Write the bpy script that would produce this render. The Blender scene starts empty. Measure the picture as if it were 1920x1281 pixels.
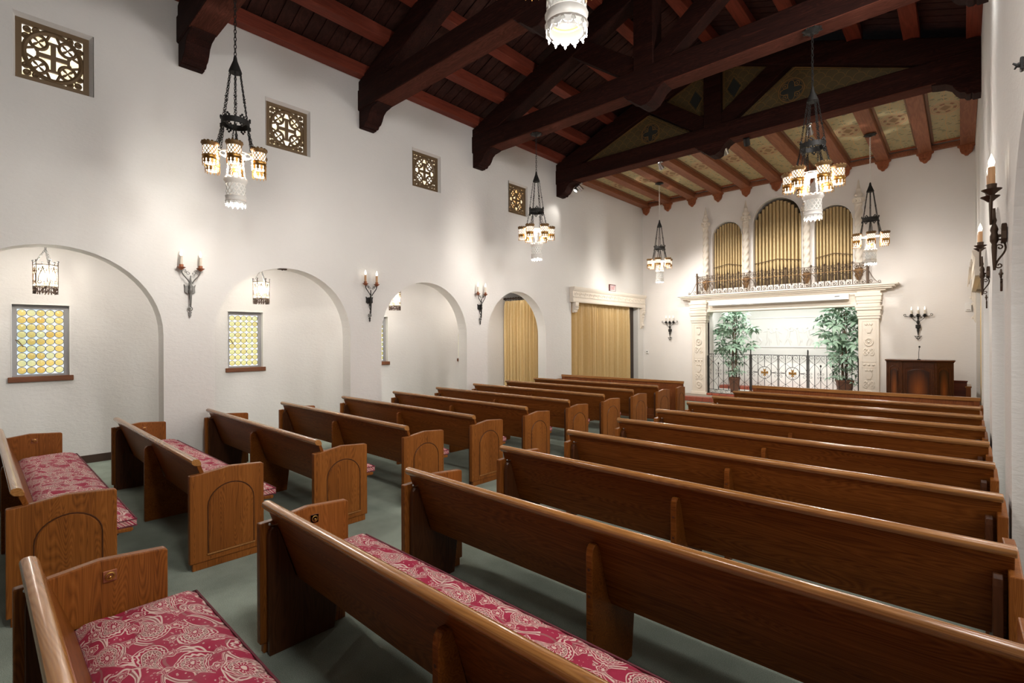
import bpy, math, random
from math import pi, sin, cos, sqrt, atan2, radians
from mathutils import Vector, Matrix
R = random.Random(7)
SC = bpy.context.scene
COL = SC.collection

# ------------------------------------------------------------------ camera
TH, ROLL, CAMZ = 0.740487, -0.0043, 1.731
cam_d = bpy.data.cameras.new('camera')
cam_d.sensor_width = 36.0
cam_d.lens = 923.42 / 1920 * 36.0
cam_d.shift_y = -5.2 / 1920
cam_d.clip_start = 0.05
cam = bpy.data.objects.new('camera', cam_d)
COL.objects.link(cam)
fw = Vector((-sin(TH), cos(TH), 0)); rt = Vector((cos(TH), sin(TH), 0)); up = Vector((0, 0, 1))
r2 = cos(ROLL) * rt + sin(ROLL) * up
u2 = -sin(ROLL) * rt + cos(ROLL) * up
M = Matrix.Identity(4)
for i in range(3):
    M[i][0] = r2[i]; M[i][1] = u2[i]; M[i][2] = -fw[i]
M[2][3] = CAMZ
cam.matrix_world = M
SC.camera = cam

# ------------------------------------------------------------------ world, exposure, fill lamps
w = bpy.data.worlds.new('world'); SC.world = w; w.use_nodes = True
w.node_tree.nodes['Background'].inputs[0].default_value = (0.75, 0.82, 0.9, 1)
w.node_tree.nodes['Background'].inputs[1].default_value = 0.3
vs = SC.view_settings
vs.view_transform = 'Standard'; vs.look = 'None'; vs.gamma = 1.0
vs.use_curve_mapping = False
vs.exposure = 0.45

LAMP_GLOW = 1.9       # glass of the chandelier shades
CHAND_W = 34.0
BULB_GLOW = 3.2

def area(name, loc, target, sx, sy, power, col=(1, 1, 1)):
    d = bpy.data.lights.new(name, 'AREA'); d.shape = 'RECTANGLE'; d.size = sx; d.size_y = sy
    d.energy = power; d.color = col
    o = bpy.data.objects.new(name, d); COL.objects.link(o)
    o.location = loc
    v = Vector(target) - Vector(loc)
    o.rotation_euler = v.to_track_quat('-Z', 'Y').to_euler()
    return o
# added fill lamps, and the lamp hidden above the altar recess
area('light_fill_rear', (-3.6, -3.3, 2.3), (-3.6, 8, 1.6), 6.0, 3.6, 6, (1.0, 0.97, 0.94))  # unseen fill added behind the camera
for yy in (.62, 3.18, 5.74): area('light_fill_upper_right', (.20, yy, 4.88), (-6.0, yy + .6, 2.2), .60, .65, 88, (1.0, .98, .95))  # added fill high on the right wall, which has no windows
area('light_fill_aisle_right', (2.2, 5.0, 2.0), (-3.0, 5.0, 1.6), 9.0, 1.6, 70, (1.0, 0.97, 0.93))  # added fill shining through the right-hand arches
area('light_fill_aisle_left', (-8.3, 4.4, 3.05), (-8.3, 4.4, 0), 0.9, 10.5, 26, (1.0, 0.97, 0.95))  # added fill under the left aisle ceiling, no fixture
area('light_recess', (-3.57, 14.75, 2.72), (-3.57, 15.2, 0), 3.2, 0.5, 40, (1.0, .985, .965))

# ------------------------------------------------------------------ room constants
XL, XR, YF, YB = -7.39, 0.215, 14.2, -3.5
XC = -3.58
ARCH_C = [-1.935, 0.62, 3.175, 5.74, 8.31]
ARCH_R, SPRING = 0.99, 1.80
TRUSS_Y = [1.916, 4.473, 7.05, 9.862]
SLOPE = 0.385

# ------------------------------------------------------------------ mesh builder
class MB:
    def __init__(s): s.v = []; s.f = []
    def add(s, vs_, fs):
        o = len(s.v); s.v += [tuple(v) for v in vs_]; s.f += [tuple(i + o for i in f) for f in fs]; return s
    def box(s, x0, x1, y0, y1, z0, z1):
        v = [(x, y, z) for z in (z0, z1) for y in (y0, y1) for x in (x0, x1)]
        return s.add(v, [(0, 2, 3, 1), (4, 5, 7, 6), (0, 1, 5, 4), (2, 6, 7, 3), (0, 4, 6, 2), (1, 3, 7, 5)])
    def hexa(s, b, t):
        return s.add(list(b) + list(t), [(3, 2, 1, 0), (4, 5, 6, 7), (0, 1, 5, 4), (1, 2, 6, 5), (2, 3, 7, 6), (3, 0, 4, 7)])
    def prism(s, poly, fn, a, b):
        n = len(poly)
        v = [fn(p[0], p[1], a) for p in poly] + [fn(p[0], p[1], b) for p in poly]
        f = [tuple(range(n))[::-1], tuple(range(n, 2 * n))] + [(i, (i + 1) % n, n + (i + 1) % n, n + i) for i in range(n)]
        return s.add(v, f)
    def tube(s, pts, r, n=6, closed=False, cap=True):
        pts = [Vector(p) for p in pts]; m = len(pts); vs_ = []
        rr = r if isinstance(r, (list, tuple)) else [r] * m
        prev = None
        for i in range(m):
            if closed: t = pts[(i + 1) % m] - pts[i - 1]
            else: t = pts[min(i + 1, m - 1)] - pts[max(i - 1, 0)]
            if t.length < 1e-9: t = Vector((0, 0, 1))
            t.normalize()
            if prev is None:
                a = Vector((0, 0, 1)) if abs(t.z) < .9 else Vector((1, 0, 0))
                nx = t.cross(a).normalized()
            else:
                nx = prev - t * prev.dot(t)
                if nx.length < 1e-6: nx = t.orthogonal()
                nx.normalize()
            prev = nx; ny = t.cross(nx)
            for k in range(n):
                an = 2 * pi * (k + .5) / n
                vs_.append(pts[i] + (nx * cos(an) + ny * sin(an)) * rr[i])
        fs = []
        for i in range(m if closed else m - 1):
            for k in range(n):
                a, b = i * n + k, i * n + (k + 1) % n
                c, d = ((i + 1) % m) * n + (k + 1) % n, ((i + 1) % m) * n + k
                fs.append((a, b, c, d))
        if cap and not closed:
            fs.append(tuple(range(n))[::-1]); fs.append(tuple((m - 1) * n + k for k in range(n)))
        return s.add(vs_, fs)
    def lathe(s, prof, n=12, c=(0, 0, 0), cap=True, rot=0.0, sx=1.0, sy=1.0):
        m = len(prof); vs_ = []
        for (r, z) in prof:
            for k in range(n):
                a = 2 * pi * k / n + rot
                vs_.append((c[0] + r * cos(a) * sx, c[1] + r * sin(a) * sy, c[2] + z))
        fs = [(i * n + k, i * n + (k + 1) % n, (i + 1) * n + (k + 1) % n, (i + 1) * n + k) for i in range(m - 1) for k in range(n)]
        if cap: fs += [tuple(range(n))[::-1], tuple((m - 1) * n + k for k in range(n))]
        return s.add(vs_, fs)
    def ball(s, c, r, n=8, m=5, sx=1, sy=1, sz=1):
        prof = [(max(1e-4, r * sin(pi * i / m)), -r * cos(pi * i / m) * sz) for i in range(m + 1)]
        return s.lathe(prof, n, c, True, 0, sx, sy)
    def chain(s, p, q, ln=.034, r=.0032, w_=.009):
        p, q = Vector(p), Vector(q); d = q - p; L = d.length; d.normalize()
        k = max(1, int(L / (ln * .8))); st = L / k
        a = d.orthogonal().normalized(); b = d.cross(a)
        for i in range(k):
            c = p + d * (st * (i + .5)); e = a if i % 2 else b
            pts = []
            for j in range(8):
                an = 2 * pi * j / 8
                pts.append(c + d * (cos(an) * ln * .52) + e * (sin(an) * w_))
            s.tube(pts, r, 4, closed=True)
        return s
    def build(s, name, mat, parent=None, smooth=False, bevel=0, seg=1, loc=None):
        me = bpy.data.meshes.new(name); me.from_pydata(s.v, [], s.f); me.update()
        import bmesh
        bm = bmesh.new(); bm.from_mesh(me); bmesh.ops.recalc_face_normals(bm, faces=bm.faces); bm.to_mesh(me); bm.free()
        if mat: me.materials.append(mat)
        if smooth:
            me.polygons.foreach_set('use_smooth', [True] * len(me.polygons))
            try: me.set_sharp_from_angle(angle=radians(40))
            except Exception: pass
        o = bpy.data.objects.new(name, me); COL.objects.link(o)
        if parent: o.parent = parent
        if loc: o.location = loc
        if bevel:
            b = o.modifiers.new('bevel', 'BEVEL'); b.width = bevel; b.segments = seg; b.limit_method = 'ANGLE'
            b.angle_limit = radians(35)
        return o

fXZ = lambda a, b, t: (a, t, b)     # poly (x,z) extruded along y
fYZ = lambda a, b, t: (t, a, b)     # poly (y,z) extruded along x
fXY = lambda a, b, t: (a, b, t)

def tag(o, label=None, cat=None, group=None, kind=None):
    if label: o['label'] = label
    if cat: o['category'] = cat
    if group: o['group'] = group
    if kind: o['kind'] = kind
    return o
def thing(name, label, cat, loc=(0, 0, 0), rz=0.0, group=None):
    o = bpy.data.objects.new(name, None); COL.objects.link(o); o.empty_display_size = .1
    o.location = loc; o.rotation_euler = (0, 0, rz)
    return tag(o, label, cat, group)
KIDS = {}
def kids(o):
    return [c for c in COL.objects if c.parent == o]
def copy_tree(o, parent=None):
    c = o.copy(); COL.objects.link(c)
    if parent: c.parent = parent
    for ch in list(o.children): copy_tree(ch, c)
    return c
def share(o, name_parent, loc=(0, 0, 0), rot=None):
    c = o.copy(); COL.objects.link(c); c.parent = name_parent; c.location = loc
    if rot: c.rotation_euler = rot
    return c

# ------------------------------------------------------------------ materials
class V:
    """socket wrapper: arithmetic makes Math nodes"""
    def __init__(s, nt, k): s.nt = nt; s.k = k
    def op(s, o, *a):
        n = s.nt.nodes.new('ShaderNodeMath'); n.operation = o
        for i, x in enumerate((s,) + a):
            if isinstance(x, V): s.nt.links.new(x.k, n.inputs[i])
            else: n.inputs[i].default_value = x
        return V(s.nt, n.outputs[0])
    def __add__(s, b): return s.op('ADD', b)
    def __sub__(s, b): return s.op('SUBTRACT', b)
    def __mul__(s, b): return s.op('MULTIPLY', b)
    def __truediv__(s, b): return s.op('DIVIDE', b)
    def __neg__(s): return s.op('MULTIPLY', -1.0)
    def fl(s): return s.op('FLOOR')
    def fr(s): return s.op('FRACT')
    def ab(s): return s.op('ABSOLUTE')
    def sin(s): return s.op('SINE')
    def sq(s): return s.op('SQRT')
    def mx(s, b): return s.op('MAXIMUM', b)
    def mn(s, b): return s.op('MINIMUM', b)
    def lt(s, b): return s.op('LESS_THAN', b)
    def gt(s, b): return s.op('GREATER_THAN', b)
    def band(s, a, b): return s.gt(a) * s.lt(b)
    def at2(s, b): return s.op('ARCTAN2', b)

class Mat:
    def __init__(s, name):
        s.m = bpy.data.materials.new(name); s.m.use_nodes = True; s.nt = s.m.node_tree
        s.b = s.nt.nodes['Principled BSDF']
    def set(s, **k):
        for n, v in k.items():
            inp = s.b.inputs[n.replace('_', ' ')]
            if isinstance(v, V): s.nt.links.new(v.k, inp)
            else: inp.default_value = v
        return s
    def node(s, t, **props):
        n = s.nt.nodes.new(t)
        for a, b in props.items(): setattr(n, a, b)
        return n
    def coord(s, kind='Object', scale=(1, 1, 1), rnd=0.0):
        tc = s.node('ShaderNodeTexCoord'); mp = s.node('ShaderNodeMapping')
        s.nt.links.new(tc.outputs[kind], mp.inputs[0]); mp.inputs['Scale'].default_value = scale
        if rnd:
            oi = s.node('ShaderNodeObjectInfo'); mul = s.node('ShaderNodeMath'); mul.operation = 'MULTIPLY'
            s.nt.links.new(oi.outputs['Random'], mul.inputs[0]); mul.inputs[1].default_value = rnd
            cb = s.node('ShaderNodeCombineXYZ')
            for i in range(3): s.nt.links.new(mul.outputs[0], cb.inputs[i])
            s.nt.links.new(cb.outputs[0], mp.inputs['Location'])
        return mp.outputs[0]
    def noise(s, vec, scale, detail=3, rough=.55, dist=0.0):
        n = s.node('ShaderNodeTexNoise'); s.nt.links.new(vec, n.inputs['Vector'])
        n.inputs['Scale'].default_value = scale; n.inputs['Detail'].default_value = detail
        n.inputs['Roughness'].default_value = rough; n.inputs['Distortion'].default_value = dist
        return V(s.nt, n.outputs['Fac'])
    def voro(s, vec, scale, feature='F1', out='Distance', rnd=1.0):
        n = s.node('ShaderNodeTexVoronoi', feature=feature); s.nt.links.new(vec, n.inputs['Vector'])
        n.inputs['Scale'].default_value = scale
        n.inputs['Randomness'].default_value = rnd
        return V(s.nt, n.outputs[out])
    def xyz(s, vec):
        n = s.node('ShaderNodeSeparateXYZ'); s.nt.links.new(vec, n.inputs[0])
        return [V(s.nt, n.outputs[i]) for i in range(3)]
    def ramp(s, fac, stops):
        n = s.node('ShaderNodeValToRGB'); s.nt.links.new(fac.k, n.inputs[0]); e = n.color_ramp.elements
        while len(e) < len(stops): e.new(.5)
        for i, (p, c) in enumerate(stops): e[i].position = p; e[i].color = tuple(c) + (1,)
        return V(s.nt, n.outputs[0])
    def mix(s, fac, a, b, mode='MIX'):
        n = s.node('ShaderNodeMix', data_type='RGBA', blend_type=mode)
        for x, i in ((fac, 0), (a, 6), (b, 7)):
            if isinstance(x, V): s.nt.links.new(x.k, n.inputs[i])
            elif i == 0: n.inputs[0].default_value = x
            else: n.inputs[i].default_value = tuple(x) + (1,)
        return V(s.nt, n.outputs[2])
    def bump(s, h, strength=.3, dist=.01):
        n = s.node('ShaderNodeBump'); s.nt.links.new(h.k, n.inputs['Height'])
        n.inputs['Strength'].default_value = strength; n.inputs['Distance'].default_value = dist
        s.nt.links.new(n.outputs[0], s.b.inputs['Normal']); return s

def plain(name, col, rough=.5, metal=0.0, spec=.5):
    m = Mat(name); m.set(Base_Color=tuple(col) + (1,), Roughness=rough, Metallic=metal, Specular_IOR_Level=spec); return m.m

def plaster(name, col, bump=.35, scale=22.0):
    m = Mat(name); c = m.coord('Object')
    n = m.noise(c, 3.0, 3); n2 = m.noise(c, scale, 4, .6)
    a = [x * .955 for x in col]
    m.set(Base_Color=m.mix(n, a, col), Roughness=.85, Specular_IOR_Level=.2)
    c2 = m.coord('Object', (1, 1, 2.4)); n3 = m.noise(c2, scale * .6, 5, .6, .6)
    m.bump(n2 * .5 + n3, bump, .012)
    return m.m

def wood(name, dark, mid, light, axis=0, rough=.34, freq=9.0, spread=1.0, bump=.08, coat=0.0, rnd=37.0, spec=.3):
    m = Mat(name)
    s1 = [3.2, 3.2, 3.2]; s1[axis] = .32
    s2 = [95, 95, 95]; s2[axis] = 2.2
    c1 = m.coord('Object', s1, rnd); c2 = m.coord('Object', s2, rnd)
    n = m.noise(c1, 1.9 * spread, 2.0, .5, .3)
    ring = (n * freq).fr()
    ring = (ring - .5).ab() * 2.0
    fib = m.noise(c2, 1.0, 3, .6)
    glue = m.noise(m.coord('Object', [(.15 if k == axis else 7.0) for k in range(3)], rnd), 1.0, 1)
    f = ring * .26 + fib * .60 + glue * .46 - .17
    col = m.ramp(f, [(0.12, dark), (.5, mid), (.88, light)])
    m.set(Base_Color=col, Roughness=rough, Specular_IOR_Level=spec, Coat_Weight=coat, Coat_Roughness=.2)
    if bump: m.bump(fib, bump, .004)
    return m.m

PL = plaster('plaster_wall', (.74, .725, .70))
PLF = plaster('plaster_front_wall', (.82, .785, .755), .18)
PLA = plaster('plaster_aisle', (.715, .695, .675))
STONE = plaster('cast_stone', (.78, .71, .62), .25, 60)
WHITE = plain('white_paint', (.8, .79, .77), .5)
OAK = wood('oak_back', (.068, .0165, .0026), (.185, .055, .0088), (.28, .096, .019), 0, .38, 44, coat=0.0, spec=.12)
OAKR = wood('oak_rail', (.20, .075, .018), (.36, .155, .044), (.47, .235, .085), 0, .24, 30, coat=.6)
OAKV = wood('oak_end', (.080, .021, .0040), (.235, .074, .0125), (.34, .125, .027), 2, .40, 62, spec=.22)
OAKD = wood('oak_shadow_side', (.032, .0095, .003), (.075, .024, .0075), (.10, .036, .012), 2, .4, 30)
OAKS = wood('oak_screen', (.11, .028, .007), (.23, .067, .017), (.31, .105, .03), 2, .38, 34)
SILLW = wood('sill_wood', (.10, .033, .014), (.17, .06, .026), (.24, .095, .045), 1, .5, 6)
BEAM = wood('hewn_beam', (.008, .0020, .0013), (.021, .0053, .0032), (.058, .0150, .0088), 0, .8, 18, 1.6, .9, spec=.15)
HEWN_LIT = wood('lit_tone_hewn_wood', (.035, .010, .006), (.080, .023, .014), (.15, .048, .030), 0, .85, 18, 1.6, 1.0, spec=.1)  # rough hewn wood, lightened to carry lamplight on the beam undersides
BEAMY = wood('purlin_wood', (.12, .022, .011), (.20, .038, .019), (.26, .055, .028), 1, .62, 8, 1.2, .25)
PLANK = wood('plank_wood', (.020, .0065, .0046), (.046, .015, .0105), (.085, .028, .019), 0, .75, 6, 1.2, .2)
COFW = wood('coffer_beam', (.16, .052, .022), (.27, .095, .043), (.36, .14, .07), 1, .55, 8, 1.2, .3)
CARVE = wood('carved_bracket', (.18, .05, .018), (.30, .095, .036), (.38, .13, .055), 2, .5, 5, 1.0, .2)
LECT = wood('walnut_lectern', (.036, .010, .0032), (.085, .026, .0085), (.14, .046, .016), 2, .3, 30, coat=.1)
LECTP = wood('lectern_panel', (.10, .026, .005), (.19, .05, .009), (.26, .078, .016), 2, .32, 24, coat=.1)
IRON = plain('wrought_iron', (.017, .0155, .014), .6, .2, .35)
IRONB = plain('bronzed_iron', (.060, .036, .022), .5, .6)
IRONL = plain('silvered_iron', (.17, .165, .155), .45, .5)
BRASS = plain('antique_brass', (.42, .22, .06), .34, .9)
COPPER = plain('copper_cup', (.30, .105, .05), .4, .35)
CROWN = plain('bronze_crown', (.17, .095, .035), .5, .5)
PALE = plain('whitened_metal', (.82, .80, .76), .45, .0)
SILVER = plain('brushed_steel', (.55, .55, .55), .3, 1.0)
BLACK = plain('black_paint', (.012, .012, .012), .4)
BRONZE = plain('bronze_grille', (.155, .098, .048), .5, .25)
GOLD = plain('gilt', (.50, .27, .075), .4, .8)
GILT = plain('gilt_paint', (.24, .125, .03), .6)
PIPE = plain('pipe_metal', (.50, .37, .19), .42, .45)
CANDLE = plain('candle_sleeve', (.60, .53, .44), .6)
CANDLEA = plain('amber_candle_sleeve', (.48, .27, .13), .6)
TILE = plain('red_tile', (.36, .085, .05), .4)
TERRA = plain('terracotta_pot', (.12, .050, .026), .75)
SOIL = plain('soil', (.03, .018, .01), .9)
STEM = plain('plant_stem', (.13, .08, .045), .8)
REDSIGN = plain('sign_red', (.15, .028, .022), .5)

def emit(name, col, s):
    m = Mat(name); m.set(Base_Color=(0, 0, 0, 1), Emission_Color=tuple(col) + (1,), Emission_Strength=s); return m.m
GLASS_LIT = emit('lit_shade_glass', (1.0, .90, .74), LAMP_GLOW)
GLASS_SOFT = emit('soft_shade_glass', (1.0, .93, .82), .42)
BULB = emit('candle_bulb', (1.0, .88, .68), BULB_GLOW)
BULB2 = emit('dim_candle_bulb', (1.0, .90, .74), 1.4)
LANT_LIT = emit('lantern_bulb', (1.0, .92, .78), 4.0)
SPOT_LIT = emit('spot_lens', (1.0, .96, .9), 6.0)
def leafmat():
    m = Mat('leaf'); c = m.coord('Object', (1, 1, 1), 11.0); n = m.noise(c, 6, 2)
    m.set(Base_Color=m.mix(n, (.20, .34, .235), (.40, .56, .43)), Roughness=.4); return m.m
LEAF = leafmat()

def carpet():
    m = Mat('carpet'); c = m.coord('Object')
    n = m.noise(c, 260, 2, .7); n2 = m.noise(c, 3.5, 3)
    f = n * .8 + n2 * .25 - .1
    m.set(Base_Color=m.ramp(f, [(.25, (.13, .16, .132)), (.5, (.32, .365, .305)), (.8, (.50, .55, .47))]), Roughness=.95, Specular_IOR_Level=.1)
    m.bump(n, .5, .004); return m.m
CARPET = carpet()

def paisley():
    m = Mat('paisley_fabric'); c0 = m.coord('Object')
    # slight warp so that rows are not ruler straight
    x, y, z = m.xyz(c0)
    y = y + z
    wn = m.noise(c0, 5.0, 2) - .5
    x = x + wn * .008; y = y + wn * .010
    def motif(x, y, cx, cy, a, b, ox, oy, ang, bend):
        xx = x * cos(ang) - y * sin(ang) + ox; yy = x * sin(ang) + y * cos(ang) + oy
        row = (yy / cy).fl()
        xx = xx + row * (cx * .5)
        col = (xx / cx).fl()
        par = ((col + row) * .5).fr() * 4.0 - 1.0     # -1 / +1
        ua = ((xx / cx).fr() - .5) * par * (cx / a)
        v = ((yy / cy).fr() - .5) * par * cy
        t = (ua + .15).mx(0.0)
        v2 = v - t * t * (b * bend)
        bb = (((ua + .2).mx(0.0) * -.62 + 1.0) - t * t * .10).mx(.10) * b
        vb = v2 / bb
        ub = ua.mn(0.0) * 1.35 + ua.mx(0.0) * .92
        return (ub * ub + vb * vb).sq(), vb.at2(ub)
    d, th = motif(x, y, .225, .152, .094, .050, 0, .03, .30, .85)
    inside = d.lt(1.12); notin = (inside - 1.0).ab()
    l1 = (d - (th * 19.0).sin() * .045).band(.96, 1.08); l2 = d.band(.80, .86)
    l3 = (d - (th * 11.0).sin() * .06).band(.50, .60); l4 = d.lt(.16)
    hatch = (th * 16.0 + d * 9.0).sin().gt(.35) * d.band(.25, .44)
    dots1 = (th * 24.0).sin().gt(.3) * d.band(.66, .75)
    halo = d.band(1.20, 1.27)
    d2, th2 = motif(x, y, .1125, .152, .030, .030, .05, .105, .30, 0.0)
    pet = d2 - (th2 * 6.0).sin() * .18
    fl_ = pet.band(.92, 1.12).mx(d2.lt(.30)).mx(pet.band(.55, .66))
    out = notin * d2.gt(1.35) * d.gt(1.25)
    d3, th3 = motif(x, y, .225, .152, .120, .062, .112, .085, -.55, -.9)
    stm = d3.band(.90, 1.03).mx(d3.band(.66, .76)) * (th3 + 1.2).sin().gt(-.5)
    lf = (d3 - (th3 * 9.0).sin() * .12).band(1.10, 1.26) * (th3 + .2).sin().gt(-.6)
    nb = m.voro(c0, 58.0)
    sprig = nb.band(.14, .25) * d.gt(1.32) * d3.gt(1.25)
    cream = l1.mx(l2).mx(l3).mx(l4).mx(hatch).mx(dots1).mx(halo).mx(fl_ * notin).mx(stm.mx(lf).mx(sprig * .75) * out)
    fine = m.noise(c0, 420, 1)
    base = m.mix(fine, (.27, .010, .038), (.40, .020, .066))
    inn = m.mix(d.band(.60, .80).mx(d3.band(.76, .90) * out * .7), base, (.30, .125, .12))
    col = m.mix(cream.mn(1.0) * .9, inn, (.70, .54, .47))
    m.set(Base_Color=col, Roughness=.65, Specular_IOR_Level=.3, Sheen_Weight=.05)
    m.bump(cream, .15, .003)
    return m.m
PAIS = paisley()

def drape():
    m = Mat('gold_drape'); c = m.coord('Object', (1, 1, .25)); n = m.noise(c, 60, 3)
    m.set(Base_Color=m.mix(n, (.60, .42, .175), (.72, .54, .28)), Roughness=.40, Specular_IOR_Level=.6)
    return m.m
DRAPE = drape()

def coffer_paint():
    m = Mat('painted_coffer'); c = m.coord('Object'); x, y, z = m.xyz(c)
    base = m.mix(m.noise(c, 3, 3), (.40, .355, .18), (.50, .45, .27))
    nv = m.noise(c, 5.5, 1.5, .5, .5)
    vine = ((nv * 8.0).fr() - .5).ab().lt(.085)
    stem = (x + (y * 9.0).sin() * .012).ab().lt(.006)
    vd = m.voro(m.coord('Object', (1, 1.6, 1)), 6.5)
    leaf = vd.lt(.25)
    e = ((x / .225) * (x / .225) + (y / .34) * (y / .34)).sq()
    ringl = e.band(.88, 1.0).mx(e.band(.75, .81)).mx(e.band(.42, .48))
    body = e.lt(.92)
    pet = ((y / .34).at2(x / .225) * 6.0).sin().gt(.1) * e.band(.52, .72)
    dia = ((x / .10).ab() + (y / .17).ab()).band(.85, 1.0)
    diaf = ((x / .10).ab() + (y / .17).ab()).lt(.85)
    lines = vine.mx(stem) * (body - 1.0).ab()
    col = m.mix(leaf * (body - 1.0).ab() * .85, base, (.12, .15, .10))
    col = m.mix(lines * .85, col, (.62, .40, .18))
    col = m.mix(body * .55, col, (.40, .27, .13))
    col = m.mix(pet * .85, col, (.25, .085, .04))
    col = m.mix(diaf * .8, col, (.26, .15, .06))
    col = m.mix(ringl.mx(dia) * .85, col, (.58, .36, .20))
    m.set(Base_Color=col, Roughness=.6); return m.m
COFP = coffer_paint()

def scale_paint():
    m = Mat('painted_spandrel'); c = m.coord('Object'); x, y, z = m.xyz(c)
    def scallop(off):
        u = x / .19 + off; v = z / .10 + off
        # fish-scale arcs, two interleaved grids
        a = (u.fr() - .5) * 1.0; b = (z / .20 + off).fr() * 1.05
        return (a * a + b * b).sq().band(.44, .50)
    s = scallop(0.0).mx(scallop(.5))
    base = m.mix(m.noise(c, 4, 2), (.075, .052, .018), (.105, .075, .028))
    m.set(Base_Color=m.mix(s * .8, base, (.19, .105, .028)), Roughness=.65); return m.m
SPAN = scale_paint()
DKPAINT = plain('dark_painted_ground', (.022, .026, .022), .6)

def amber(nm, cols):
    m = bpy.data.materials.new(nm); m.use_nodes = True; nt = m.node_tree
    nt.nodes.remove(nt.nodes['Principled BSDF']); out = nt.nodes['Material Output']
    oi = nt.nodes.new('ShaderNodeObjectInfo'); rp = nt.nodes.new('ShaderNodeValToRGB')
    nt.links.new(oi.outputs['Random'], rp.inputs[0]); e = rp.color_ramp.elements
    e[0].color = cols[0] + (1,); e[1].color = cols[2] + (1,)
    x = e.new(.5); x.color = cols[1] + (1,)
    tr = nt.nodes.new('ShaderNodeBsdfTransparent'); gl = nt.nodes.new('ShaderNodeBsdfGlossy'); gl.inputs['Roughness'].default_value = .2
    nt.links.new(rp.outputs[0], tr.inputs[0]); mx = nt.nodes.new('ShaderNodeMixShader'); mx.inputs[0].default_value = .06
    nt.links.new(tr.outputs[0], mx.inputs[1]); nt.links.new(gl.outputs[0], mx.inputs[2]); nt.links.new(mx.outputs[0], out.inputs[0])
    return m
AMBER = amber('amber_roundel_glass', ((.93, .90, .66), (.95, .82, .46), (.92, .72, .34)))
PALEAMBER = amber('pale_roundel_glass', ((.60, .60, .42), (.62, .59, .38), (.58, .53, .33)))
def sky_glass(name, a, b, s, sc=3.0):
    m = Mat(name); c = m.coord('Object'); n = m.noise(c, sc, 2)
    m.set(Base_Color=(.05, .05, .05, 1), Emission_Color=m.ramp(n, [(.4, a), (.62, b)]), Emission_Strength=s, Roughness=.2); return m.m
SKY1 = sky_glass('daylight_glass', (.60, .76, .92), (.90, .95, 1.0), .88)
SKY2 = sky_glass('bright_daylight_glass', (.96, .96, .97), (1.0, 1.0, 1.0), 1.9)
CLER = sky_glass('amber_lit_glass', (1.0, .80, .46), (1.0, .95, .84), 1.25, 9.0)
CLER2 = sky_glass('deep_amber_lit_glass', (1.0, .55, .20), (1.0, .80, .50), 1.0, 9.0)
def clear_glass():
    m = bpy.data.materials.new('lantern_glass'); m.use_nodes = True; nt = m.node_tree
    nt.nodes.remove(nt.nodes['Principled BSDF']); out = nt.nodes['Material Output']
    tr = nt.nodes.new('ShaderNodeBsdfTransparent'); tr.inputs[0].default_value = (.97, .92, .82, 1)
    tl = nt.nodes.new('ShaderNodeBsdfTranslucent'); tl.inputs[0].default_value = (.95, .80, .55, 1)
    mx = nt.nodes.new('ShaderNodeMixShader'); mx.inputs[0].default_value = .10
    nt.links.new(tr.outputs[0], mx.inputs[1]); nt.links.new(tl.outputs[0], mx.inputs[2]); nt.links.new(mx.outputs[0], out.inputs[0]); return m
LGLASS = clear_glass()

# ------------------------------------------------------------------ room shell
def wall_strips(strips, fn, t, name, mat, parent=None):
    """strips: (u0,u1,[(za0,za1,zb0,zb1)...]) solid between lower line za and upper line zb; fn(u,d,z)"""
    mb = MB()
    for i, (u0, u1, iv) in enumerate(strips):
        for (a0, a1, b0, b1) in iv:
            if b0 - a0 < 1e-4 and b1 - a1 < 1e-4: continue
            v = [fn(u0, 0, a0), fn(u1, 0, a1), fn(u1, 0, b1), fn(u0, 0, b0), fn(u0, t, a0), fn(u1, t, a1), fn(u1, t, b1), fn(u0, t, b0)]
            mb.add(v, [(0, 1, 2, 3), (7, 6, 5, 4), (0, 4, 5, 1), (3, 2, 6, 7), (0, 3, 7, 4), (1, 5, 6, 2)])
    return mb.build(name, mat, parent)

def strips_for(u_min, u_max, zt, arches, holes, n=26):
    """arches: (c, r, z_bottom_of_opening, spring, kind); holes: (u0,u1,z0,z1)"""
    cuts = {u_min, u_max}
    for (c, r, zb, sp) in arches:
        for k in range(n + 1): cuts.add(round(c - r * cos(pi * k / n), 5))
    for h in holes: cuts.add(h[0]); cuts.add(h[1])
    cuts = sorted(x for x in cuts if u_min <= x <= u_max)
    out = []
    for a, b in zip(cuts, cuts[1:]):
        if b - a < 1e-5: continue
        m = (a + b) / 2
        gaps = []
        for (c, r, zb, sp) in arches:
            if abs(m - c) < r:
                top = lambda u: sp + sqrt(max(0, r * r - (u - c) ** 2))
                gaps.append((zb, zb, top(a), top(b)))
        for (h0, h1, z0, z1) in holes:
            if h0 <= m <= h1: gaps.append((z0, z0, z1, z1))
        gaps.sort(); iv = []; lo = (0.0, 0.0)
        for g in gaps:
            if g[0] > lo[0] + 1e-5: iv.append((lo[0], lo[1], g[0], g[1]))
            lo = (g[2], g[3])
        iv.append((lo[0], lo[1], zt, zt)); out.append((a, b, iv))
    return out

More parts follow.
